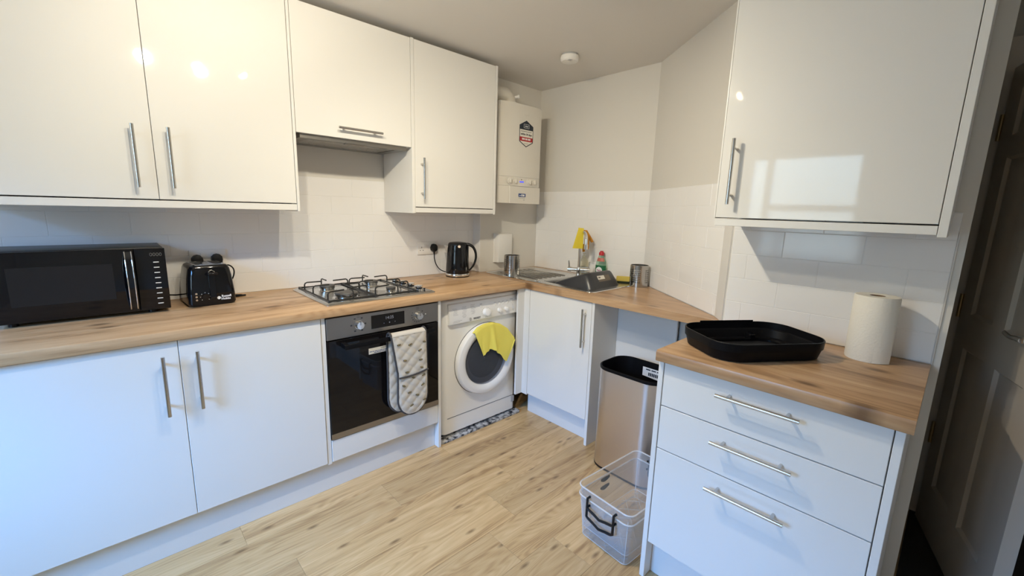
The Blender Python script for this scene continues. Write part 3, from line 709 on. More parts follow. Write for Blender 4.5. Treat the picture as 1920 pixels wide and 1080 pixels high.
part('printed_markings', bm, M_GREYTX, cp, kind='stuff')
bm = bmesh.new(); text(bm, 'INDESIT', .0150, on_panel(1.352, .7250), bold=.0004)
def b(t):
    r_o, r_i = .0085, .0070; n = 24
    for k in range(n):
        a0, a1 = 2 * PI * k / n, 2 * PI * (k + 1) / n
        t.faces.new([t.verts.new((r_ * math.cos(a), r_ * math.sin(a), .0006)) for r_, a in ((r_o, a0), (r_o, a1), (r_i, a1), (r_i, a0))])
    box(t, -.0011, .0011, -.005, .002, .0003, .0007); box(t, -.0012, .0012, .0033, .0056, .0003, .0007)
sub_bm(bm, b, on_panel(1.302, .7250)); part('brand_lettering', bm, M_DARKTX, cp)
bm = bmesh.new()   # detergent drawer pull, a shallow curved scoop below the panel
grid(bm, lambda s, v: (1.158 + .17 * s, WYF - .0005 - .006 * math.sin(PI * v) * math.sin(PI * s), .706 - .028 * v * math.sin(PI * s) ** .7), 14, 5); part('drawer_pull', bm, M_APPLP, u)
DCX, DCZ = 1.430, .452
def ring_y(bm, prof, cx, cz, n=56):
    loft(bm, [[(cx + r * math.cos(2 * PI * k / n), y, cz + r * math.sin(2 * PI * k / n)) for k in range(n)] for r, y in prof], True, False, False)
bm = bmesh.new(); ring_y(bm, [(.226, WYF + .001), (.226, WYF - .018), (.218, WYF - .034), (.200, WYF - .040), (.178, WYF - .036), (.166, WYF - .026), (.162, WYF - .010)], DCX, DCZ)
dr = part('door', bm, M_APPLP, u)
bm = bmesh.new(); ring_y(bm, [(.164, WYF - .020), (.150, WYF - .030), (.120, WYF - .040), (.06, WYF - .047), (.004, WYF - .049)], DCX, DCZ); part('door_glass', bm, M_WMGLASS, dr)
bm = bmesh.new(); ring_y(bm, [(.163, WYF - .010), (.152, WYF - .004), (.128, WYF - .003)], DCX, DCZ); part('door_seal', bm, mat('grey_rubber', (.10, .10, .105), .55), u)
bm = bmesh.new(); ring_y(bm, [(.130, WYF - .003), (.10, WYF - .0022), (.002, WYF - .0022)], DCX, DCZ); part('drum', bm, M_DARKIN, u)
bm = bmesh.new(); ring_y(bm, [(.2295, WYF - .0008), (.2265, WYF - .0012)], DCX, DCZ); part('door_gap', bm, M_DARKTX, u)
bm = bmesh.new(); box(bm, 1.150, 1.712, WYF - .0018, WYF + .002, .128, .1298); part('kick_line', bm, M_DARKTX, u)
part('filter_tab', bmbox(1.672, 1.700, WYF - .003, WYF, .080, .122, bev=.001), M_GREYTX, u)
for x in (1.165, 1.665): 
    bm = bmesh.new(); cyl(bm, (x, -.49, .012), (x, -.49, .034), .022, n=16); part('foot', bm, M_BLACKP, u)
bm = bmesh.new()
prism(bm, rrect(1.085, 1.735, -.585, -.06, .02, 3), .0012, .0125)
solo('floor_mat', bm, M_RUG, 'thin black and grey patterned mat under the washing machine', 'mat')
# yellow cloth on the door
def interp(t, pts):
    n = len(pts) - 1; i = min(int(t * n), n - 1); f = t * n - i; a, b = pts[i], pts[i + 1]
    return tuple(a[k] + (b[k] - a[k]) * f for k in range(len(a)))
topc = [(1.312, .640), (1.345, .668), (1.395, .682), (1.450, .684), (1.510, .666), (1.575, .625), (1.636, .556)]
botc = [(1.376, .490), (1.392, .502), (1.425, .524), (1.472, .508), (1.500, .478), (1.568, .412), (1.640, .540)]
bm = bmesh.new()
def cl(s, v):
    a, b = interp(s, topc), interp(s, botc)
    if v < .12:
        k = v / .12; return (a[0], WYF - .028 - .022 * k, a[1] - .004 * (1 - k) + .002)
    k = (v - .12) / .88
    x = a[0] + (b[0] - a[0]) * k; z = a[1] + (b[1] - a[1]) * k
    fold = .012 * math.exp(-((s - .48) / .05) ** 2) * (.3 + .7 * k) + .004 * math.sin(11 * s + 3 * k) * k
    return (x + .003 * math.sin(30 * s) * k, WYF - .0535 - abs(fold) - .004 * k, z + .003 * math.sin(38 * s) * k)
grid(bm, cl, 60, 26); solidify(bm, .0022)
solo('cleaning_cloth', bm, M_YELLOW, 'bright yellow cleaning cloth draped over the washing machine door', 'cloth')

# ------------------------------------------------------------------ boiler and flue, wall box, smoke alarm
BX0, BX1, BYF, BZ0, BZ1 = 1.745, 2.134, -.312, 1.413, 2.075
u = thing('boiler', 'cream wall-hung gas boiler in the corner beside the wall cabinets', 'boiler', (1.93, -.2, BZ0))
pr = [(BX0, PIER - .002), (BX0, BYF + .040), (BX0 + .010, BYF + .026), (BX0 + .105, BYF), (BX1 - .045, BYF), (BX1, BYF + .010), (BX1, PIER - .002)]
bm = bmesh.new(); loft(bm, [[(x, y, z) for x, y in pr] for z in (1.595, BZ1)]); part('upper_casing', bm, M_BOILER, u)
bm = bmesh.new(); loft(bm, [[(x, y + .0008, z) for x, y in pr] for z in (1.533, 1.5942)]); bp_ = part('control_strip', bm, M_BOILER, u)
pr2 = [(BX0, PIER - .002), (BX0, BYF + .040), (BX0 + .010, BYF + .028), (BX0 + .080, BYF + .008), (BX1 - .045, BYF + .008), (BX1 - .001, BYF + .016), (BX1 - .001, PIER - .002)]
bm = bmesh.new(); loft(bm, [[(x, y, z) for x, y in pr2] for z in (BZ0 + .002, 1.5322)]); part('lower_casing', bm, M_BOILER, u)
fl = part('flap', bmbox(BX0 + .085, BX1 - .001, BYF - .002, BYF + .005, BZ0, 1.5310, bev=.002), M_BOILER, u)
def boiler_dial(x, z):
    bm = bmesh.new(); cyl(bm, (x, BYF + .001, z), (x, BYF - .003, z), .0235, n=28); k = part('dial', bm, M_BOILER, bp_)
    bm = bmesh.new(); cyl(bm, (x, BYF - .003, z), (x, BYF - .010, z), .0165, .015, n=28); box(bm, x - .004, x + .004, BYF - .018, BYF - .009, z - .015, z + .015, bev=.002); part('dial_grip', bm, M_BOILER, k)
for x in (1.828, 1.878, 2.020, 2.068): boiler_dial(x, 1.5655)
part('screen', bmbox(1.925, 1.965, BYF - .0008, BYF + .002, 1.5595, 1.5670), M_LCD, bp_); part('indicator', bmcyl((1.943, BYF + .002, 1.578), (1.943, BYF - .001, 1.578), .0035, n=12), M_DARKTX, bp_)
lb = part('model_label', bmbox(1.915, 1.985, BYF - .0030, BYF - .0018, 1.4600, 1.4830), M_BLUE, fl)
bm = bmesh.new(); box(bm, 1.922, 1.940, BYF - .0034, BYF - .0028, 1.468, 1.472); box(bm, 1.943, 1.952, BYF - .0034, BYF - .0028, 1.465, 1.478); box(bm, 1.956, 1.974, BYF - .0034, BYF - .0028, 1.465, 1.477); part('label_print', bm, M_WHITETX, lb)
bm = bmesh.new()
for k in range(5): box(bm, 1.918 + .013 * k, 1.927 + .013 * k, BYF - .0026, BYF - .0018, 1.450, 1.455)
box(bm, 1.966, 1.975, BYF - .0026, BYF - .0018, 1.436, 1.443); part('small_print', bm, M_GREYTX, fl, kind='stuff')
# hexagonal sticker
HXC, HZC = 1.975, 1.888; hw, hh, hs = .067, .088, .054
def hexa(s): return [(HXC, HZC + hh * s), (HXC + hw * s, HZC + hs * s), (HXC + hw * s, HZC - hs * s), (HXC, HZC - hh * s), (HXC - hw * s, HZC - hs * s), (HXC - hw * s, HZC + hs * s)]
def flat(bm, pts, y): bm.faces.new([bm.verts.new((x, y, z)) for x, z in pts])
bm = bmesh.new(); loft(bm, [[(x, y, z) for x, z in hexa(1.0)] for y in (BYF - .0002, BYF - .0010)]); st = part('sticker', bm, M_NAVY, u, label='hexagonal navy, white and red sticker')
bm = bmesh.new(); q = hexa(.93); flat(bm, [(q[5][0], HZC + .026), (q[1][0], HZC + .026), (q[1][0], HZC - .022), (q[5][0], HZC - .022)], BYF - .0013)
flat(bm, [(q[4][0], q[4][1]), (q[2][0], q[2][1]), (q[3][0], q[3][1])], BYF - .0013); part('white_panel', bm, M_CREAM, st)
bm = bmesh.new(); flat(bm, [(q[5][0], HZC - .022), (q[1][0], HZC - .022), (q[2][0], q[2][1]), (q[4][0], q[4][1])], BYF - .0013); part('red_panel', bm, M_RED, st)
bm = bmesh.new(); text(bm, 'within 30 days', .0185, face_y(HXC, BYF - .0017, HZC - .004), bold=.0004)
x = HXC - .052
while x < HXC + .050:
    wl = rnd.uniform(.008, .018); box(bm, x, min(x + wl, HXC + .052), BYF - .0018, BYF - .0012, HZC + .013, HZC + .0165); x += wl + .003
box(bm, HXC - .022, HXC + .022, BYF - .0018, BYF - .0012, HZC - .066, HZC - .064)
part('lettering', bm, M_DARKTX, st, kind='stuff')
bm = bmesh.new()
text(bm, 'ideal', .017, face_y(HXC, BYF - .0017, HZC + .050))
for x0_, x1_, z0_, z1_ in ((-.026, .026, .062, .0635), (-.026, .026, .037, .0385), (-.026, -.0245, .037, .0635), (.0245, .026, .037, .0635)): box(bm, HXC + x0_, HXC + x1_, BYF - .0018, BYF - .0012, HZC + z0_, HZC + z1_)
x = HXC - .040
for grp in (4, 3, 4):
    for k in range(grp): box(bm, x, x + .005, BYF - .0018, BYF - .0012, HZC - .041, HZC - .029); x += .0066
    x += .005
part('white_print', bm, M_WHITETX, st, kind='stuff')
bm = bmesh.new(); text(bm, 'ideal', .022, face_y(1.972, BYF - .0004, 2.012)); part('embossed_name', bm, M_BOILER, u)
u = thing('boiler_flue', 'cream plastic flue elbow rising from the top of the boiler', 'flue', (1.90, -.20, BZ1))
bm = bmesh.new(); FXX, FYY = 1.905, -.200
lathe(bm, [(.066, 0), (.066, .008), (.058, .010), (.056, .022)], (FXX, FYY, BZ1 + .0005), 28); part('collar', bm, M_BOILER, u)
bm = bmesh.new(); tube(bm, [(FXX, FYY, BZ1 + .004), (FXX, FYY, BZ1 + .010)] + [(FXX - .052 * (1 - math.cos(t)), FYY, BZ1 + .012 + .052 * math.sin(t)) for t in [PI / 2 * k / 8 for k in range(1, 9)]] + [(1.70, FYY, BZ1 + .064)], .050, 28); part('elbow', bm, M_BOILER, u)
bm = bmesh.new(); cyl(bm, (FXX + .028, FYY - .030, BZ1 + .058), (FXX + .046, FYY - .045, BZ1 + .062), .009, n=16); cyl(bm, (FXX + .044, FYY - .043, BZ1 + .0615), (FXX + .052, FYY - .050, BZ1 + .063), .0125, n=16); part('test_cap', bm, M_APPLP, u)
bm = bmbox(1.893, 2.030, -.142, PIER - .0005, .978, 1.190, bev=.003, seg=2)
u = thing('wall_box', 'plain white upright plastic box fixed to the wall behind the left steel caddy', 'box', (1.96, -.11, .978))
part('cover', bm, M_SOCK, u); part('back_plate', bmbox(1.890, 2.033, -.098, PIER - .0003, .975, 1.193, bev=.001), M_SOCK, u)
u = thing('smoke_alarm', 'round white smoke alarm on the ceiling', 'smoke alarm', (1.885, -.745, ZC))
bm = bmesh.new(); lathe(bm, [(.047, 0), (.049, -.008), (.049, -.010)], (1.885, -.745, ZC - .0003), 36); part('mount', bm, M_GREYTX, u)
bm = bmesh.new(); lathe(bm, [(.052, -.010), (.0545, -.020), (.053, -.034), (.046, -.041), (.02, -.043), (.001, -.043)], (1.885, -.745, ZC), 36); part('cover', bm, M_SOCK, u)
bm = bmesh.new(); lathe(bm, [(.008, -.043), (.0075, -.0445), (.0005, -.045)], (1.875, -.765, ZC), 14); part('test_button', bm, M_TRIM, u)
bm = bmesh.new()
for k in range(3): box(bm, 1.848 + .007 * k, 1.851 + .007 * k, -.775 - .004 * k, -.758 - .002 * k, ZC - .0435, ZC - .0405)
part('vent_slots', bm, M_GREYTX, u)

# ------------------------------------------------------------------ sink, tap and what stands round them
u = thing('sink', 'stainless steel inset sink with a ribbed drainer on its left', 'sink', (2.02, -.61, ZT))
bm = bmesh.new(); z = ZT + .0006
outer = rrect(SX0, SX1, SY0, SY1, .035, 5); bowl = rrect(1.832, 2.172, -1.036, -.634, .05, 6)
prism(bm, outer, z, z + .0035, [bowl]); part('rim', bm, M_SINK, u)
bm = bmesh.new()
loft(bm, [[(x, y, zz) for x, y in rrect(1.832 + i, 2.172 - i, -1.036 + i, -.634 - i, .05, 6)] for i, zz in ((0, z + .0036), (.003, z - .004), (.008, z - .135), (.024, z - .152), (.04, z - .155))], True, False, True); part('bowl', bm, M_SINK, u)
bm = bmesh.new()
edge = rrect(SX0 - .001, SX1 + .001, SY0 - .001, SY1 + .001, .036, 5)
tube(bm, [(x, y, z + .0025) for x, y in edge + edge[:1]], .0035, 8); part('rolled_edge', bm, M_CHROME, u)
bm = bmesh.new()
for k in range(7):
    xx = 1.862 + .048 * k; tube(bm, [(xx, -.205, z + .0036), (xx, -.215, z + .0058), (xx, -.56, z + .0058), (xx, -.575, z + .0036)], .0048, 8)
part('drainer_rib', bm, M_SINK, u, kind='stuff')
bm = bmesh.new()
for dy in (-.018, .018): cyl(bm, (1.806, -.63 + dy, z + .003), (1.806, -.63 + dy, z + .0055), .008, n=16)
cyl(bm, (1.806, -.648, z + .0048), (1.806, -.612, z + .0048), .0035, n=10); part('overflow_cover', bm, M_CHROME, u)
TX, TY = 2.212, -.650; TZ = ZT + .0045
u = thing('kitchen_tap', 'chrome mixer tap with two handles and a tall swan-neck spout behind the sink', 'tap', (TX, TY, TZ))
bm = bmesh.new(); lathe(bm, [(.026, 0), (.026, .006), (.020, .010), (.017, .030), (.019, .040), (.019, .058), (.015, .066)], (TX, TY, TZ), 28); part('base', bm, M_CHROME, u)
sd = Vector((-.494, -.869, 0)).normalized(); RB = .050; top = 1.180
bm = bmesh.new(); path = [(TX, TY, TZ + .06), (TX, TY, top)]
for k in range(1, 13):
    a = PI * k / 12; path.append((TX + sd.x * RB * (1 - math.cos(a)), TY + sd.y * RB * (1 - math.cos(a)), top + RB * math.sin(a)))
path.append((TX + sd.x * 2 * RB, TY + sd.y * 2 * RB, top - .062)); tube(bm, path, .0105, 16); part('spout', bm, M_CHROME, u)
bm = bmesh.new(); ex, ey = TX + sd.x * 2 * RB, TY + sd.y * 2 * RB; cyl(bm, (ex, ey, top - .030), (ex, ey, top - .064), .0135, n=20); part('aerator', bm, M_CHROME, u)
hd = Vector((.45, -.89, 0)).normalized(); bm = bmesh.new()
cyl(bm, (TX - hd.x * .055, TY - hd.y * .055, TZ + .048), (TX + hd.x * .055, TY + hd.y * .055, TZ + .048), .0145, n=20); part('valve_body', bm, M_CHROME, u)
for s in (-1, 1):
    bm = bmesh.new(); c = Vector((TX, TY, TZ + .048)) + hd * s * .055; cyl(bm, c, c + hd * s * .024, .0185, .017, n=24)
    e = c + hd * s * .016; tube(bm, [e, e + Vector((0, 0, .03)), e + hd * s * .004 + Vector((0, 0, .06))], [.006, .005, .0045], 10); part('tap_handle', bm, M_CHROME, u)
# two cloths over the spout
def V3(*a): return Vector(a)
nb = V3(.794, .607, 0)
def yc(s, v):
    BL, BR, TL, TR = V3(2.153, -.629, 1.116), V3(2.197, -.686, 1.115), V3(2.174, -.655, 1.250), V3(2.197, -.686, 1.247)
    if v < .62:
        k = v / .62; p = (BL.lerp(BR, s)).lerp(TL.lerp(TR, s), k); return p - nb * (.006 * math.sin(PI * s) + .004 * math.sin(7 * s + 2 * k) * (1 - k))
    k = (v - .62) / .38; a = PI * min(k / .55, 1); top_ = TL.lerp(TR, s)
    p = top_ + nb * (.020 * (1 - math.cos(a))) + V3(0, 0, .009 * math.sin(a))
    if k > .55: p += V3(0, 0, -.055 * (k - .55) / .45) + nb * .006
    return p
bm = bmesh.new(); grid(bm, yc, 14, 34); solidify(bm, .0022)
solo('cleaning_cloth', bm, M_YELLOWD, 'folded yellow cloth hanging in front over the chrome tap spout', 'cloth')
oL = [(2.236, -.652, 1.244), (2.241, -.660, 1.215), (2.248, -.670, 1.166), (2.253, -.677, 1.106)]
oR = [(2.249, -.671, 1.242), (2.262, -.688, 1.205), (2.262, -.689, 1.160), (2.261, -.688, 1.109)]
bm = bmesh.new(); grid(bm, lambda s, v: Vector(interp(v, oL)).lerp(Vector(interp(v, oR)), s) - nb * (.004 * math.sin(PI * s)), 6, 18)
wL = [(2.250, -.672, 1.232), (2.258, -.683, 1.185), (2.270, -.700, 1.155)]
wR = [(2.251, -.673, 1.243), (2.266, -.693, 1.205), (2.282, -.715, 1.162)]
grid(bm, lambda s, v: Vector(interp(v, wL)).lerp(Vector(interp(v, wR)), s) + nb * (.010 + .012 * v), 5, 12)
grid(bm, lambda s, v: V3(2.212 + .040 * s, -.648 - .026 * s, 1.240 + .004 * math.sin(PI * s)) + nb * (.035 * (v - .4)) + V3(0, 0, -.010 * (2 * v - 1) ** 2), 8, 6)
lo_ = [(2.219, -.657, 1.110), (2.237, -.681, 1.108)]; lb_ = [(2.224, -.664, 1.088), (2.234, -.677, 1.091)]
grid(bm, lambda s, v: Vector(interp(s, lo_)).lerp(Vector(interp(s, lb_)), v) + nb * .014 + V3(0, 0, .035 * (1 - v)), 5, 5)
solidify(bm, .002)
solo('cleaning_cloth', bm, M_ORANGE, 'orange cloth hanging behind the yellow one on the tap spout', 'cloth')
# bottles
u = thing('soap_bottle', 'clear round-shouldered bottle of hand soap behind the tap', 'bottle', (2.316, -.612, ZT))
bm = bmesh.new(); lathe(bm, [(.026, .0006), (.033, .004), (.034, .05), (.034, .085), (.029, .108), (.017, .122), (.013, .126)], (2.316, -.612, ZT), 28); part('body', bm, M_SOAP, u)
bm = bmesh.new(); lathe(bm, [(.0135, .1262), (.0135, .142), (.006, .144), (.006, .156), (.010, .157), (.010, .162)], (2.316, -.612, ZT), 20); part('pump', bm, M_SOAP, u)
bm = bmesh.new(); lathe(bm, [(.0345, .018), (.0347, .062)], (2.316, -.612, ZT), 28, False, False); part('label_band', bm, mat('pale_label', (.55, .60, .66), .5), u)
u = thing('washing_up_bottle', 'clear green washing-up liquid bottle with a red cap by the sink', 'bottle', (2.318, -.762, ZT))
bx, by_ = 2.318, -.762
bm = bmesh.new()
loft(bm, [[(bx + rx * .62 * math.cos(2 * PI * k / 28), by_ + rx * math.sin(2 * PI * k / 28), ZT + zz) for k in range(28)] for rx, zz in ((.036, .0006), (.041, .006), (.043, .04), (.042, .08), (.037, .11), (.029, .135), (.021, .155), (.018, .160))]); part('body', bm, M_WASHUP, u)
bm = bmesh.new(); lathe(bm, [(.0185, .1602), (.0185, .178), (.017, .181), (.012, .183), (.012, .190), (.001, .191)], (bx, by_, ZT), 24); part('cap', bm, M_REDCAP, u)
bm = bmesh.new()
def lab_pt(s, v, r0=.0435): 
    a = PI + (s - .5) * 2.3 + .35; return (bx + (r0 * .62 + .0008) * math.cos(a), by_ + (r0 + .0008) * math.sin(a), ZT + .028 + .062 * v)
grid(bm, lab_pt, 14, 4); lbl = part('label', bm, M_GREEN, u)
bm = bmesh.new(); ang = PI + .35; cx_, cy_ = bx + .0300 * math.cos(ang), by_ + .0470 * math.sin(ang)
LM = Matrix.Translation((bx - .0295, by_ - .006, ZT + .056)) @ Matrix.Rotation(-PI / 2 + .12, 4, 'Z') @ Euler((PI / 2, 0, 0)).to_matrix().to_4x4()
def b(t): lathe(t, [(.0235, 0), (.0235, .0006), (.0005, .0007)], (0, 0, 0), 24)
sub_bm(bm, b, LM); part('label_oval', bm, M_WHITETX, lbl)
bm = bmesh.new(); text(bm, 'Fairy', .017, LM @ Matrix.Translation((0, 0, .0012)), bold=.0004); part('lettering', bm, mat('magenta_print', (.30, .02, .12), .5), lbl)
bm = bmesh.new(); grid(bm, lambda s, v: (bx + (.0335 - .008 * v) * .62 * math.cos(PI + (s - .5) * 2.2 + .2) - .0014, by_ + (.0345 - .008 * v) * math.sin(PI + (s - .5) * 2.2 + .2), ZT + .118 + .024 * v), 10, 3); part('neck_label', bm, mat('coral_print', (.55, .16, .12), .5), u)
u = thing('sponge_scourer', 'yellow sponge with a dark green scouring side behind the sink', 'sponge', (2.245, -1.005, ZT + .0045))
Ms = Matrix.Translation((2.252, -1.000, ZT + .0046)) @ Matrix.Rotation(R(-60), 4, 'Z')
bm = bmbox(-.052, .052, -.018, .018, .0095, .040, bev=.004, seg=2); xform(bm, Ms); part('sponge', bm, M_SPONGE, u)
bm = bmbox(-.052, .052, -.018, .018, .0003, .0095, bev=.001); xform(bm, Ms); part('scouring_pad', bm, M_SCOUR, u)
# perforated caddies
def caddy(x, y, zb, label, r=.056, h=.136):
    u = thing('cutlery_caddy', label, 'caddy', (x, y, zb), rz=rnd.uniform(0, .3))
    bm = bmesh.new(); n = 72
    # wall with square holes: columns of 6 facets, holes in groups of columns
    zs = [0., .004, .028]; hole_rows = 7
    for k in range(hole_rows): zs += [.028 + .0125 * k + .0065, .028 + .0125 * (k + 1)]
    zs += [h - .004, h]
    def P(k, z): return (r * math.cos(2 * PI * k / n), r * math.sin(2 * PI * k / n), z)
    V = [[bm.verts.new(P(k, zz)) for k in range(n)] for zz in zs]
    for i in range(len(zs) - 1):
        hole_row = i >= 2 and i < 2 + 2 * hole_rows and (i - 2) % 2 == 0
        for k in range(n):
            if hole_row and (k % 24) < 17 and (k % 2) == 0: continue
            bm.faces.new((V[i][k], V[i][(k + 1) % n], V[i + 1][(k + 1) % n], V[i + 1][k]))
    bmesh.ops.recalc_face_normals(bm, faces=list(bm.faces)); solidify(bm, -.0012)
    part('body', bm, M_CADDY, u, local=True)
    bm = bmesh.new(); lathe(bm, [(r - .001, .003), (r - .002, .004), (.001, .004)], (0, 0, 0), 36); part('base', bm, M_SINK, u, local=True)
    bm = bmesh.new(); lathe(bm, [(r + .0005, .0003), (r + .0008, .004), (r - .001, .0045)], (0, 0, 0), 48, True, False); part('foot_ring', bm, M_BLACKP, u, local=True)
    bm = bmesh.new(); tube(bm, [(r * math.cos(2 * PI * k / 48), r * math.sin(2 * PI * k / 48), h) for k in range(49)], .0014, 6); part('rolled_rim', bm, M_CHROME, u, local=True)
    return u
caddy(1.872, -.312, ZT + .0042, 'perforated steel caddy standing on the drainer in front of the white box')
caddy(2.226, -1.118, ZT + .0002, 'perforated steel caddy standing on the wood right of the sink, by the angled wall')
# washing-up bowl turned over in the sink
u = thing('washing_up_bowl', 'dark grey plastic washing-up bowl turned over and tilted in the sink', 'bowl', (1.99, -.85, ZT))
Mb = Matrix.Translation((2.0, -.868, ZT - .026)) @ Matrix.Rotation(R(20), 4, 'X').inverted()
def tub(bm, ins):
    loft(bm, [[(x, y, zz) for x, y in rrect(-.160 + i + ins, .160 - i - ins, -.172 + i + ins, .172 - i - ins, .045, 6)] for i, zz in ((0, -.048), (.006, .0), (.020, .062), (.026, .074), (.036, .080))], True, False, True)
bm = bmesh.new(); tub(bm, 0); xform(bm, Mb); solidify(bm, .0025); tb = part('body', bm, M_TUB, u)
bm = bmesh.new(); edge = rrect(-.162, .162, -.174, .174, .046, 6); tube(bm, [(x, y, -.048) for x, y in edge + edge[:1]], .004, 8); xform(bm, Mb); part('rim', bm, M_TUB, tb)
def side_pt(x, z): # point on the -y side of the tub
    i = .006 + (.020 - .006) * z / .062; return Mb @ Vector((x, -.172 + i - .0008, z))
bm = bmesh.new(); bm.faces.new([bm.verts.new(side_pt(x, z)) for x, z in ((-.060, .050), (.012, .050), (.012, .026), (-.060, .026))]); lb = part('paper_label', bm, M_CREAM, tb, label='torn white and brown paper label', recalc=False)
bm = bmesh.new(); bm.faces.new([bm.verts.new(side_pt(x, z)) for x, z in ((.012, .050), (.066, .050), (.066, .012), (-.060, .012), (-.060, .026), (.012, .026))]); part('torn_label', bm, mat('torn_label_brown', (.16, .13, .10), .8), tb, recalc=False)
bm = bmesh.new()
for k in range(4): bm.faces.new([bm.verts.new(side_pt(x, z) + Vector((0, -.0007, 0))) for x, z in ((-.052 + .006 * k, .044), (-.048 + .006 * k, .044), (-.048 + .006 * k, .034), (-.052 + .006 * k, .034))])
part('label_print', bm, M_DARKTX, lb, recalc=False)

# ------------------------------------------------------------------ microwave
MX0, MX1, MYF, MZ0, MZ1 = -.516, -.046, -.262, .925, 1.181
u = thing('microwave', 'black microwave oven at the left end of the long worktop', 'microwave', (-.28, -.14, ZT))
part('case', bmbox(MX0 + .003, MX1 - .003, MYF + .012, -.010, MZ0, MZ1 - .002, bev=.004, seg=2), M_BLACKP, u)
d = part('door', bmbox(MX0, -.1435, MYF - .006, MYF + .011, MZ0 + .001, MZ1 - .004, bev=.003, seg=2), M_BLACKG, u)
part('window', bmbox(-.478, -.208, MYF - .0068, MYF - .0055, .984, 1.122, bev=.0003), M_MWWIN, d)
bm = bmesh.new(); 
def hb(x): return [(x, MYF - .006 - .026 * math.sin(PI * k / 14) ** .6, .938 + .228 * k / 14) for k in range(15)]
loft(bm, [[(-.170, y, z) for _, y, z in hb(0)] + [(-.170, y + .007, z) for _, y, z in reversed(hb(0))], [(-.150, y, z) for _, y, z in hb(0)] + [(-.150, y + .007, z) for _, y, z in reversed(hb(0))]]); h = part('handle', bm, M_BLACKG, d)
for x in (-.170, -.150):
    bm = bmesh.new(); tube(bm, [(x, y - .0005, z) for _, y, z in hb(0)], .0022, 8); part('chrome_edge', bm, M_CHROME, h)
cp = part('control_panel', bmbox(-.1415, MX1, MYF - .006, MYF + .011, MZ0 + .001, MZ1 - .004, bev=.003, seg=2), M_BLACKG, u)
bm = bmesh.new(); text(bm, '0000', .020, face_y(-.076, MYF - .0064, 1.151)); part('display_digits', bm, mat('dim_digits', (.10, .095, .08), .6), cp)
for k in range(9):
    z = 1.1205 - .0212 * k; part('button', bmbox(-.0865, -.0685, MYF - .0080, MYF - .0055, z - .0018, z + .0018, bev=.0006), M_CREAM, cp)
for x in (MX0 + .03, -.105):
    for y in (MYF + .035, -.04): part('foot', bmcyl((x, y, ZT + .0003), (x, y, MZ0 + .001), .013, n=16), M_BLACKP, u)

# ------------------------------------------------------------------ toaster
u = thing('toaster', 'black two-slice toaster on the worktop beside the microwave', 'toaster', (.10, -.150, ZT), rz=R(4))
def ring(i, z, n=6, dy=0.): return [(x, y, z) for x, y in rrect(-.090 + i, .090 - i, -.094 + i * .55 + dy, .094 - i * .55, .022, n)]
bm = bmesh.new(); loft(bm, [ring(.004, .004), ring(.0, .012), ring(.002, .060), ring(.008, .130), ring(.014, .164), ring(.020, .176), ring(.028, .181)]); bd = part('body', bm, M_BLACKG, u, local=True)
bm = bmesh.new(); prism(bm, rrect(-.058, .060, -.076, .078, .012, 4), .1805, .1835, [rrect(-.046, -.018, -.058, .060, .006, 3), rrect(.018, .046, -.058, .060, .006, 3)]); part('top_plate', bm, M_CHROME, u, local=True)
for x in (-.032, .032): 
    bm = bmesh.new(); box(bm, x - .0135, x + .0135, -.057, .059, .1810, .1818); part('slot', bm, M_DARKIN, u, local=True)
bm = bmesh.new(); loft(bm, [[(-.013 + x, -.094 + .006 * (z / .18) ** 2 * 1.2 - .0006, z) for x, z in ((0, .030), (.026, .030), (.026, .135), (.020, .152), (.013, .157), (.006, .152), (0, .135))], [(-.013 + x, -.094 + .006 * (z / .18) ** 2 * 1.2 - .006, z) for x, z in ((0.002, .032), (.024, .032), (.024, .134), (.019, .150), (.013, .154), (.007, .150), (.002, .134))]]); lv = part('lever_track', bm, M_BLACKG, u, local=True)
bm = bmbox(-.019, .019, -.124, -.098, .140, .152, bev=.005, seg=3); part('lever', bm, M_BLACKG, u, local=True)
bm = bmesh.new(); tube(bm, [(-.014, -.0985, .140), (-.010, -.0975, .153), (0, -.0975, .160), (.010, -.0975, .153), (.014, -.0985, .140)], .0022, 8); part('chrome_arch', bm, M_CHROME, u, local=True)
for x, z in ((-.062, .060), (-.062, .046), (-.062, .032)):
    bm = bmesh.new(); cyl(bm, (x, -.090, z), (x, -.0955, z), .0042, n=16); part('button', bm, M_CHROME, u, local=True)
bm = bmesh.new(); cyl(bm, (-.030, -.090, .044), (-.030, -.100, .044), .013, .012, n=24); part('browning_dial', bm, M_BLACKG, u, local=True)
bm = bmesh.new()
for a in range(0, 271, 45): 
    x, z = -.030 + .018 * math.cos(R(a - 45)), .044 + .018 * math.sin(R(a - 45)); box(bm, x - .001, x + .001, -.0948, -.0925, z - .001, z + .001)
part('dial_marks', bm, M_WHITETX, u, local=True)
bm = bmesh.new(); text(bm, 'Russell', .0135, face_y(.049, -.0952, .0390), align='LEFT' if False else 'CENTER', bold=.0004); text(bm, 'Hobbs', .0135, face_y(.0465, -.0952, .0270), bold=.0004)
cyl(bm, (.020, -.0938, .033), (.020, -.0955, .033), .0068, n=20); part('brand_lettering', bm, M_WHITETX, u, local=True)
bm = bmesh.new(); tube(bm, [(.070, .075, .150), (.105, .060, .158), (.122, .045, .135), (.112, .040, .095), (.085, .060, .065)], .0032, 8, sub=6)
tube(bm, [(.085, .06, .012), (.105, .045, .008), (.135, .040, .006), (.150, .055, .006), (.120, .075, .006), (.088, .07, .006)], .0032, 8, sub=5)
part('flex', bm, M_BLACKM, u, local=True)
bm = bmesh.new(); tube(bm, [(.095, .03, .0042), (.135, .052, .0042), (.165, .050, .0042)], .0038, 8, sub=4); box(bm, .108, .114, .030, .050, .001, .014); part('flex_tie', bm, M_BLACKM, u, local=True)
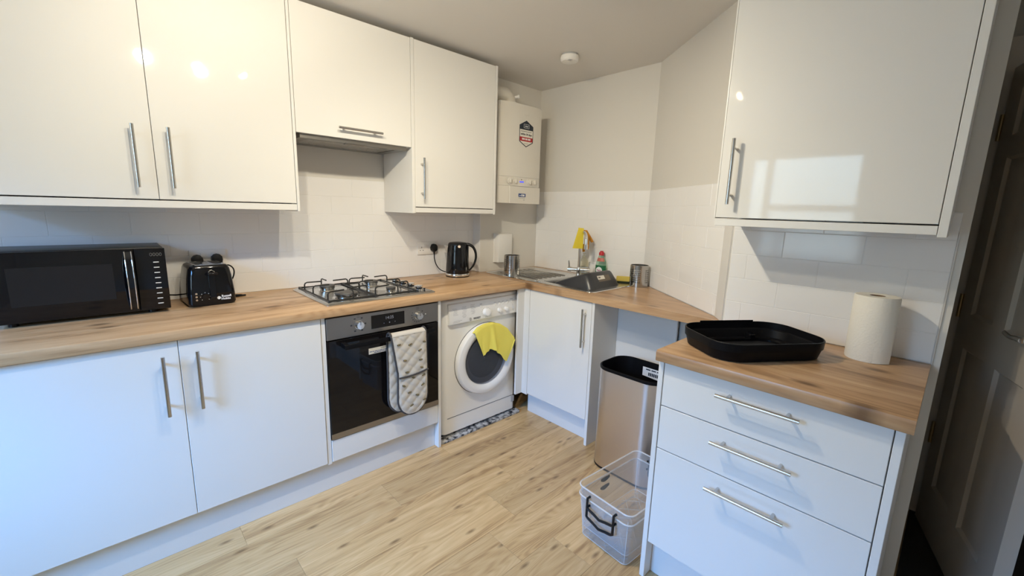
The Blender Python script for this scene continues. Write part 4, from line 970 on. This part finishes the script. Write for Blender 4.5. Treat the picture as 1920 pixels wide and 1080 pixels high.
# sockets and plugs
def socket(x0, z0, label, plugs):
    u = thing('wall_socket', label, 'socket', (x0 + .073, 0, z0))
    yb = -.0042; part('plate', bmbox(x0, x0 + .146, yb - .009, yb, z0, z0 + .086, bev=.002, seg=2), M_SOCK, u)
    for sx in (.052, .094):
        part('switch', bmbox(x0 + sx - .008, x0 + sx + .008, yb - .0125, yb - .0085, z0 + .050, z0 + .072, bev=.001), M_SOCK, u)
    for cx in (.030, .116):
        bm = bmesh.new()
        box(bm, x0 + cx - .002, x0 + cx + .002, yb - .0094, yb - .008, z0 + .044, z0 + .053)
        for s in (-1, 1): box(bm, x0 + cx + s * .011 - .0032, x0 + cx + s * .011 + .0032, yb - .0094, yb - .008, z0 + .026, z0 + .031)
        part('pin_holes', bm, M_DARKTX, u)
def plug(x, zc, label, flex, group=None):
    u = thing('plug', label, 'plug', (x, -.0133, zc), group=group)
    o_ = [(-.024, .0), (-.022, .014), (-.012, .025), (.0, .028), (.012, .025), (.022, .014), (.024, 0), (.021, -.016), (.009, -.025), (-.009, -.025), (-.021, -.016)]
    bm = bmesh.new(); loft(bm, [[(x + a * s, y, zc + b_ * s) for a, b_ in o_] for y, s in ((-.0135, 1.0), (-.030, 1.0), (-.038, .9), (-.040, .75))]); part('body', bm, M_BLACKP, u)
    bm = bmesh.new(); tube(bm, [(x, -.026, zc - .022), (x, -.026, zc - .045)], [.0065, .004], 10); part('flex_sleeve', bm, M_BLACKP, u)
    bm = bmesh.new(); tube(bm, flex, .0032, 8, sub=8); part('flex', bm, M_BLACKM, u)
socket(.060, 1.054, 'white double socket half hidden behind the toaster', 2)
socket(1.2865, 1.055, 'white double socket beside the kettle', 1)
plug(.088, 1.090, 'black plug in the left outlet of the socket behind the toaster', [(.088, -.026, 1.05), (.08, -.030, 1.0), (.05, -.04, .95), (.0, -.05, .940), (-.044, -.060, .947)])
plug(.166, 1.092, 'black plug in the right outlet of the socket behind the toaster', [(.166, -.026, 1.05), (.168, -.028, 1.0), (.175, -.03, .95), (.19, -.04, .9145), (.19, -.08, .9145)])
plug(1.4065, 1.098, 'black kettle plug in the socket beside the kettle', [(1.4065, -.026, 1.055), (1.408, -.028, 1.02), (1.420, -.033, .98), (1.440, -.05, .948), (1.460, -.085, .935)])

# ------------------------------------------------------------------ kettle
KX, KY = 1.512, -.152
u = thing('kettle', 'black jug kettle with a steel base band on the worktop', 'kettle', (KX, KY, ZT), rz=math.atan2(-.69, .72))
bm = bmesh.new(); lathe(bm, [(.080, .0003), (.081, .003), (.081, .006)], (0, 0, 0), 48); part('power_base', bm, M_BLACKP, u, local=True)
bm = bmesh.new(); lathe(bm, [(.0795, .0062), (.081, .010), (.081, .020), (.0795, .023)], (0, 0, 0), 48); part('base_band', bm, M_CHROME, u, local=True)
bm = bmesh.new(); lathe(bm, [(.0790, .0232), (.0795, .030), (.0775, .080), (.0735, .140), (.0690, .185), (.0655, .212)], (0, 0, 0), 48); kb = part('body', bm, M_BLACKG, u, local=True)
bm = bmesh.new(); lathe(bm, [(.0650, .2122), (.0640, .222), (.056, .230), (.030, .234), (.001, .235)], (0, 0, 0), 48); part('lid', bm, M_BLACKP, u, local=True)
bm = bmesh.new(); cyl(bm, (.020, -.062, .212), (.020, -.072, .208), .009, n=20)
part('lid_button', bm, M_CHROME, u, local=True)
bm = bmesh.new(); loft(bm, [[(-.060, -.024, .208), (-.094, -.003, .213), (-.094, .003, .213), (-.060, .024, .208)], [(-.0625, -.020, .19), (-.086, -.003, .190), (-.086, .003, .190), (-.0625, .020, .19)], [(-.0655, -.010, .160), (-.0745, -.002, .150), (-.0745, .002, .150), (-.0655, .010, .160)]], True, True, True); part('spout', bm, M_STEEL, u, local=True)
bm = bmesh.new()
hp = [(.050, 0, .220), (.078, 0, .218), (.106, 0, .200), (.122, 0, .165), (.124, 0, .125), (.112, 0, .085), (.092, 0, .055), (.074, 0, .040)]
loops = []; P = [Vector(p) for p in hp]
Q = []
for i in range(len(P) - 1):
    p0, p1, p2, p3 = P[max(i - 1, 0)], P[i], P[i + 1], P[min(i + 2, len(P) - 1)]
    for k in range(5):
        t = k / 5; Q.append(.5 * ((2 * p1) + (p2 - p0) * t + (2 * p0 - 5 * p1 + 4 * p2 - p3) * t * t + (3 * p1 - p0 - 3 * p2 + p3) * t ** 3))
Q.append(P[-1])
for i, p in enumerate(Q):
    d = (Q[min(i + 1, len(Q) - 1)] - Q[max(i - 1, 0)]).normalized(); a = Vector((0, 1, 0)); b_ = d.cross(a)
    k = i / (len(Q) - 1); tw = .013 * (1 - .45 * k); th = .0105 * (1 - .5 * k)
    loops.append([p + a * tw * math.cos(t) + b_ * th * math.sin(t) for t in [2 * PI * j / 14 for j in range(14)]])
loft(bm, loops); part('handle', bm, M_BLACKP, u, local=True)
bm = bmbox(.068, .074, -.018, .018, .030, .216, bev=.002); part('handle_spine', bm, M_BLACKP, u, local=True)

# ------------------------------------------------------------------ bin, its lid, storage boxes, kitchen roll
u = thing('waste_bin', 'tall brushed steel waste bin without its lid in the gap beside the drawers', 'bin', (1.738, -1.437, 0))
BO = lambda i: rrect(1.606 + i, 1.876 - i, -1.622 + i, -1.252 - i, .085 - i, 8)
bm = bmesh.new(); loft(bm, [[(x, y, z) for x, y in BO(0)] for z in (.012, .556)], True, True, False); part('body', bm, M_BINST, u)
bm = bmesh.new(); loft(bm, [[(x, y, z) for x, y in BO(i)] for i, z in ((.002, .001), (-.001, .002), (-.001, .011))], True, True, True); part('base', bm, M_BLACKP, u)
bm = bmesh.new(); loft(bm, [[(x, y, z) for x, y in BO(i)] for i, z in ((-.001, .556), (-.0025, .558), (-.002, .570), (.002, .573), (.006, .570), (.010, .540), (.016, .05))], True, False, True); part('rim_liner', bm, M_BLACKM, u)
bm = bmesh.new()
lp = lambda y, z: (1.8540 - .0012, y, z)
bm.faces.new([bm.verts.new(lp(*q)) for q in ((-1.400, .545), (-1.555, .545), (-1.555, .485), (-1.400, .495))]); bl = part('paper_label', bm, M_WHITETX, u, label='white paper label inside the rim', recalc=False)
bm = bmesh.new(); MB_ = Matrix.Translation((1.8520, -1.480, .5115)) @ Matrix.Rotation(-PI / 2, 4, 'Z') @ Euler((PI / 2, 0, 0)).to_matrix().to_4x4()
for k in range(9): sub_bm(bm, lambda t: box(t, -.045 + .010 * k, -.038 + .010 * k, -.010, .008, 0, .0004), MB_)
for k in range(4): sub_bm(bm, lambda t: box(t, -.060 + .032 * k, -.034 + .032 * k, .020, .026, 0, .0004), MB_)
part('label_print', bm, M_NAVY, bl)
# lid, upside down on the short worktop
u = thing('bin_lid', 'black plastic bin lid lying upside down on the short worktop', 'bin lid', (1.385, -2.045, ZT), rz=math.atan2(-.220, .317))
def lid(i, z, r=.085): return [(x, y, z) for x, y in rrect(-.205 + i, .205 - i, -.140 + i, .140 - i, max(r - i * .6, .01), 8)]
bm = bmesh.new(); loft(bm, [lid(.020, .0004), lid(.012, .004), lid(.004, .036), lid(.0015, .0365), lid(0, .062), lid(.001, .064), lid(.004, .064), lid(.005, .040), lid(.010, .036), lid(.018, .010), lid(.026, .007)], True, True, True); part('shell', bm, M_BLACKM, u, local=True)
bm = bmesh.new(); box(bm, -.110, .110, .1350, .1385, .058, .0700, bev=.001); part('raised_lip', bm, M_BLACKM, u, local=True)
bm = bmesh.new(); prism(bm, rrect(-.15, .15, -.09, .09, .06, 8), .0072, .014, [rrect(-.13, .13, -.075, .075, .05, 8)]); part('flap_rim', bm, M_BLACKG, u, local=True)
bm = bmesh.new(); box(bm, .060, .085, .080, .110, .008, .030, bev=.003); cyl(bm, (.072, .095, .008), (.072, .095, .034), .009, n=18); part('catch', bm, M_BLACKG, u, local=True)
# storage boxes, one nested in the other
def storage_box(zb, label, sc=1.0):
    u = thing('storage_box', label, 'storage box', (1.333, -1.682, zb), rz=R(-4.0))
    L0, W0, HH = .193, .114, .195
    def rc(i, z): return [(x, y, z) for x, y in rrect(-L0 - i, L0 + i, -W0 - i, W0 + i, .022 + max(i, 0) * .5, 5)]
    t = .0016
    bm = bmesh.new(); loft(bm, [rc(0, .002), rc(.004, .006), rc(.014, .165), rc(.017, .166), rc(.019, .190), rc(.0235, .1905), rc(.0235, HH), rc(.0175, HH), rc(.0165, .168), rc(.012, .164), rc(.0022, .0075), rc(-.004, .0035)], True, True, True)
    part('body', bm, M_CLEAR, u, local=True)
    bm = bmesh.new(); tube(bm, [(x, y, HH) for x, y, _ in rc(.0205, 0)] + [rc(.0205, HH)[0]], .0032, 6)
    for i in (5, 11, 17, 23):
        a0, a1 = rc(.0, .006)[i - 3], rc(.0155, .165)[i - 3]; tube(bm, [a0, a1], .0016, 5)
    tube(bm, [(x, y, .004) for x, y, _ in rc(.001, 0)] + [rc(.001, .004)[0]], .0018, 5)
    part('rim', bm, M_RIM, u, local=True)
    bm = bmesh.new()
    for k in range(-4, 5):
        for s in (-1, 1):
            xa = k * .085 - s * .10; xb = k * .085 + s * .10
            pa, pb = Vector((xa, -.10)), Vector((xb, .10))
            def clip(p, q):
                for ax, lim in ((0, .180),):
                    for sg in (1, -1):
                        if p[ax] * sg > lim and q[ax] * sg > lim: return None
                        if p[ax] * sg > lim: p = p + (q - p) * ((lim * sg - p[ax]) / (q[ax] - p[ax]))
                        if q[ax] * sg > lim: q = q + (p - q) * ((lim * sg - q[ax]) / (p[ax] - q[ax]))
                return p, q
            c = clip(pa, pb)
            if c and (c[1] - c[0]).length > .01: tube(bm, [(c[0].x, c[0].y, .0042), (c[1].x, c[1].y, .0042)], .0013, 5)
    part('base_ribs', bm, M_RIB, u, local=True, kind='stuff')
    for e in (-1, 1):
        bm = bmesh.new(); xo = e * (L0 + .026)
        pts = [(xo - e * .012, -.066, .168), (xo + e * .006, -.066, .168), (xo + e * .006, -.066, .128), (xo + e * .006, -.058, .122), (xo + e * .007, -.030, .117), (xo + e * .008, 0, .109), (xo + e * .007, .030, .117), (xo + e * .006, .058, .122), (xo + e * .006, .066, .128), (xo + e * .006, .066, .168), (xo - e * .012, .066, .168)]
        tube(bm, pts, .0054, 8); part('handle', bm, M_BLACKP, u, local=True, label='dark grey clip-on handle')
    for e in (-1, 1):
        bm = bmesh.new(); grid(bm, lambda s, v: (-.055 + .06 * s, e * (W0 + .0172 + .002 * math.sin(PI * s)), .148 - .010 * v - .012 * math.sin(PI * s) * v), 8, 3); solidify(bm, .003); part('side_clip', bm, M_BLACKP, u, local=True)
    return u
storage_box(.0008, 'lower of two nested clear plastic storage boxes, on the floor', 1)
storage_box(.0420, 'upper of two nested clear plastic storage boxes, set inside the other', 1)
# kitchen roll
KRX, KRY = 1.605, -2.337
u = thing('kitchen_roll', 'white embossed kitchen roll standing at the back of the short worktop', 'kitchen roll', (KRX, KRY, ZT))
bm = bmesh.new(); lathe(bm, [(.024, .0005), (.0585, .0005), (.0600, .004), (.0605, .110), (.0600, .212), (.0585, .2160), (.024, .2165), (.0205, .2150), (.0205, .0005)], (KRX, KRY, ZT), 48, False, False); part('paper', bm, M_PAPER, u)
bm = bmesh.new(); lathe(bm, [(.0203, .001), (.0203, .2155), (.0188, .2155), (.0188, .001)], (KRX, KRY, ZT), 32, False, False); part('core', bm, M_CARD, u)
bm = bmesh.new(); grid(bm, lambda s, v: (KRX + (.0610 + .004 * (s ** 3) * (1 - v)) * math.cos(R(200 + 50 * s)), KRY + (.0610 + .004 * (s ** 3) * (1 - v)) * math.sin(R(200 + 50 * s)), ZT + .0015 + .213 * v), 10, 8); part('loose_sheet', bm, M_PAPER, u)

# ------------------------------------------------------------------ panelled door standing open past the wall
HP = Vector((2.420, -2.541)); FE = Vector((1.742, -2.729)); dd = (FE - HP); DW = dd.length; dd.normalize()
dn = Vector((dd.y, -dd.x)) ; 
if dn.y < 0: dn = -dn              # the face the camera sees
M_PDOOR = mat('door_paint', (.54, .47, .39), .5)
door = bpy.data.objects.new('door_1', None); COL.objects.link(door); door['kind'] = 'structure'
MD = Matrix(((dd.x, dn.x, 0, HP.x), (dd.y, dn.y, 0, HP.y), (0, 0, 1, 0), (0, 0, 0, 1))); ROOT['door_1'] = Matrix.Identity(4)
DZ0, DZ1, DT = .010, 1.966, .040
def dpart(name, bm, m, parent=None):
    xform(bm, MD); return part(name, bm, m, parent or door)
bays = ((.105, .305), (.400, .600)); rows = ((.22, .86), (1.00, 1.62), (1.70, 1.87))
holes = [[(a, c), (b_, c), (b_, d_), (a, d_)] for a, b_ in bays for c, d_ in rows]
def leaf():
    bm = bmesh.new(); prism(bm, [(0, DZ0), (DW, DZ0), (DW, DZ1), (0, DZ1)], -DT, 0, holes)
    for v in bm.verts: v.co = Vector((v.co.x, v.co.z, v.co.y))
    return bm
lf = dpart('door_leaf', leaf(), M_PDOOR)
for a, b_ in bays:
    for c, d_ in rows:
        bm = bmesh.new()
        for sg, y0 in ((1, 0), (-1, -DT)):
            loft(bm, [[(a + i, y0 - sg * dep, c + i), (b_ - i, y0 - sg * dep, c + i), (b_ - i, y0 - sg * dep, d_ - i), (a + i, y0 - sg * dep, d_ - i)] for i, dep in ((0, .0), (.010, .011), (.022, .011), (.050, .003))], True, False, True)
        dpart('panel', bm, M_PDOOR)
bm = bmesh.new(); cyl(bm, (DW - .055, .0, 1.02), (DW - .055, .008, 1.02), .025, n=24); cyl(bm, (DW - .055, .008, 1.02), (DW - .055, .045, 1.02), .009, n=14)
tube(bm, [(DW - .055, .045, 1.02), (DW - .08, .048, 1.021), (DW - .12, .046, 1.016), (DW - .165, .044, 1.020)], .0085, 12, sub=3); dpart('handle', bm, M_CHROME)
for z in (.43, 1.02, 1.745):
    bm = bmesh.new(); cyl(bm, (-.004, .004, z - .05), (-.004, .004, z + .05), .007, n=12); dpart('hinge', bm, M_BRASS)
bm = bmesh.new(); box(bm, HX - .018, HX + .001, -2.575, -2.513, 0, 2.09); box(bm, HX - .018, HX + .001, YF + .01, -3.29, 0, 2.09); box(bm, HX - .018, HX + .001, -3.29, -2.575, 2.005, 2.09); struct('trim_4', bm, mat('frame_paint', (.52, .47, .41), .45))

# ------------------------------------------------------------------ ceiling spotlight bar (above the frame, seen in the gloss doors)
u = thing('spotlight_bar', 'steel ceiling bar with three warm spotlights, mirrored in the gloss doors', 'ceiling light', (.26, LAMP_Y, ZC))
part('bar', bmbox(-.06, .58, LAMP_Y - .03, LAMP_Y + .03, ZC - .022, ZC - .0003, bev=.004, seg=2), M_CHROME, u)
for lx, tgt, pw, cone in LAMPS:
    c = Vector((lx, LAMP_Y, LAMP_Z)); d = (tgt - c).normalized()
    bm = bmesh.new(); cyl(bm, (lx, LAMP_Y, ZC - .022), c - d * .035, .006, n=10); cyl(bm, c - d * .062, c - d * .001, .022, .030, n=24, cap=False); cyl(bm, c - d * .0635, c - d * .062, .022, .022, n=24); h = part('lamp_head', bm, M_CHROME, u)
    bm = bmesh.new(); lathe(bm, [(.025, 0), (.0235, .009), (.017, .016), (.008, .0195), (.0005, .020)], (0, 0, 0), 20); xform(bm, Matrix.Translation(c - d * .006) @ d.to_track_quat('Z', 'Y').to_matrix().to_4x4()); part('bulb', bm, M_BULB, h)
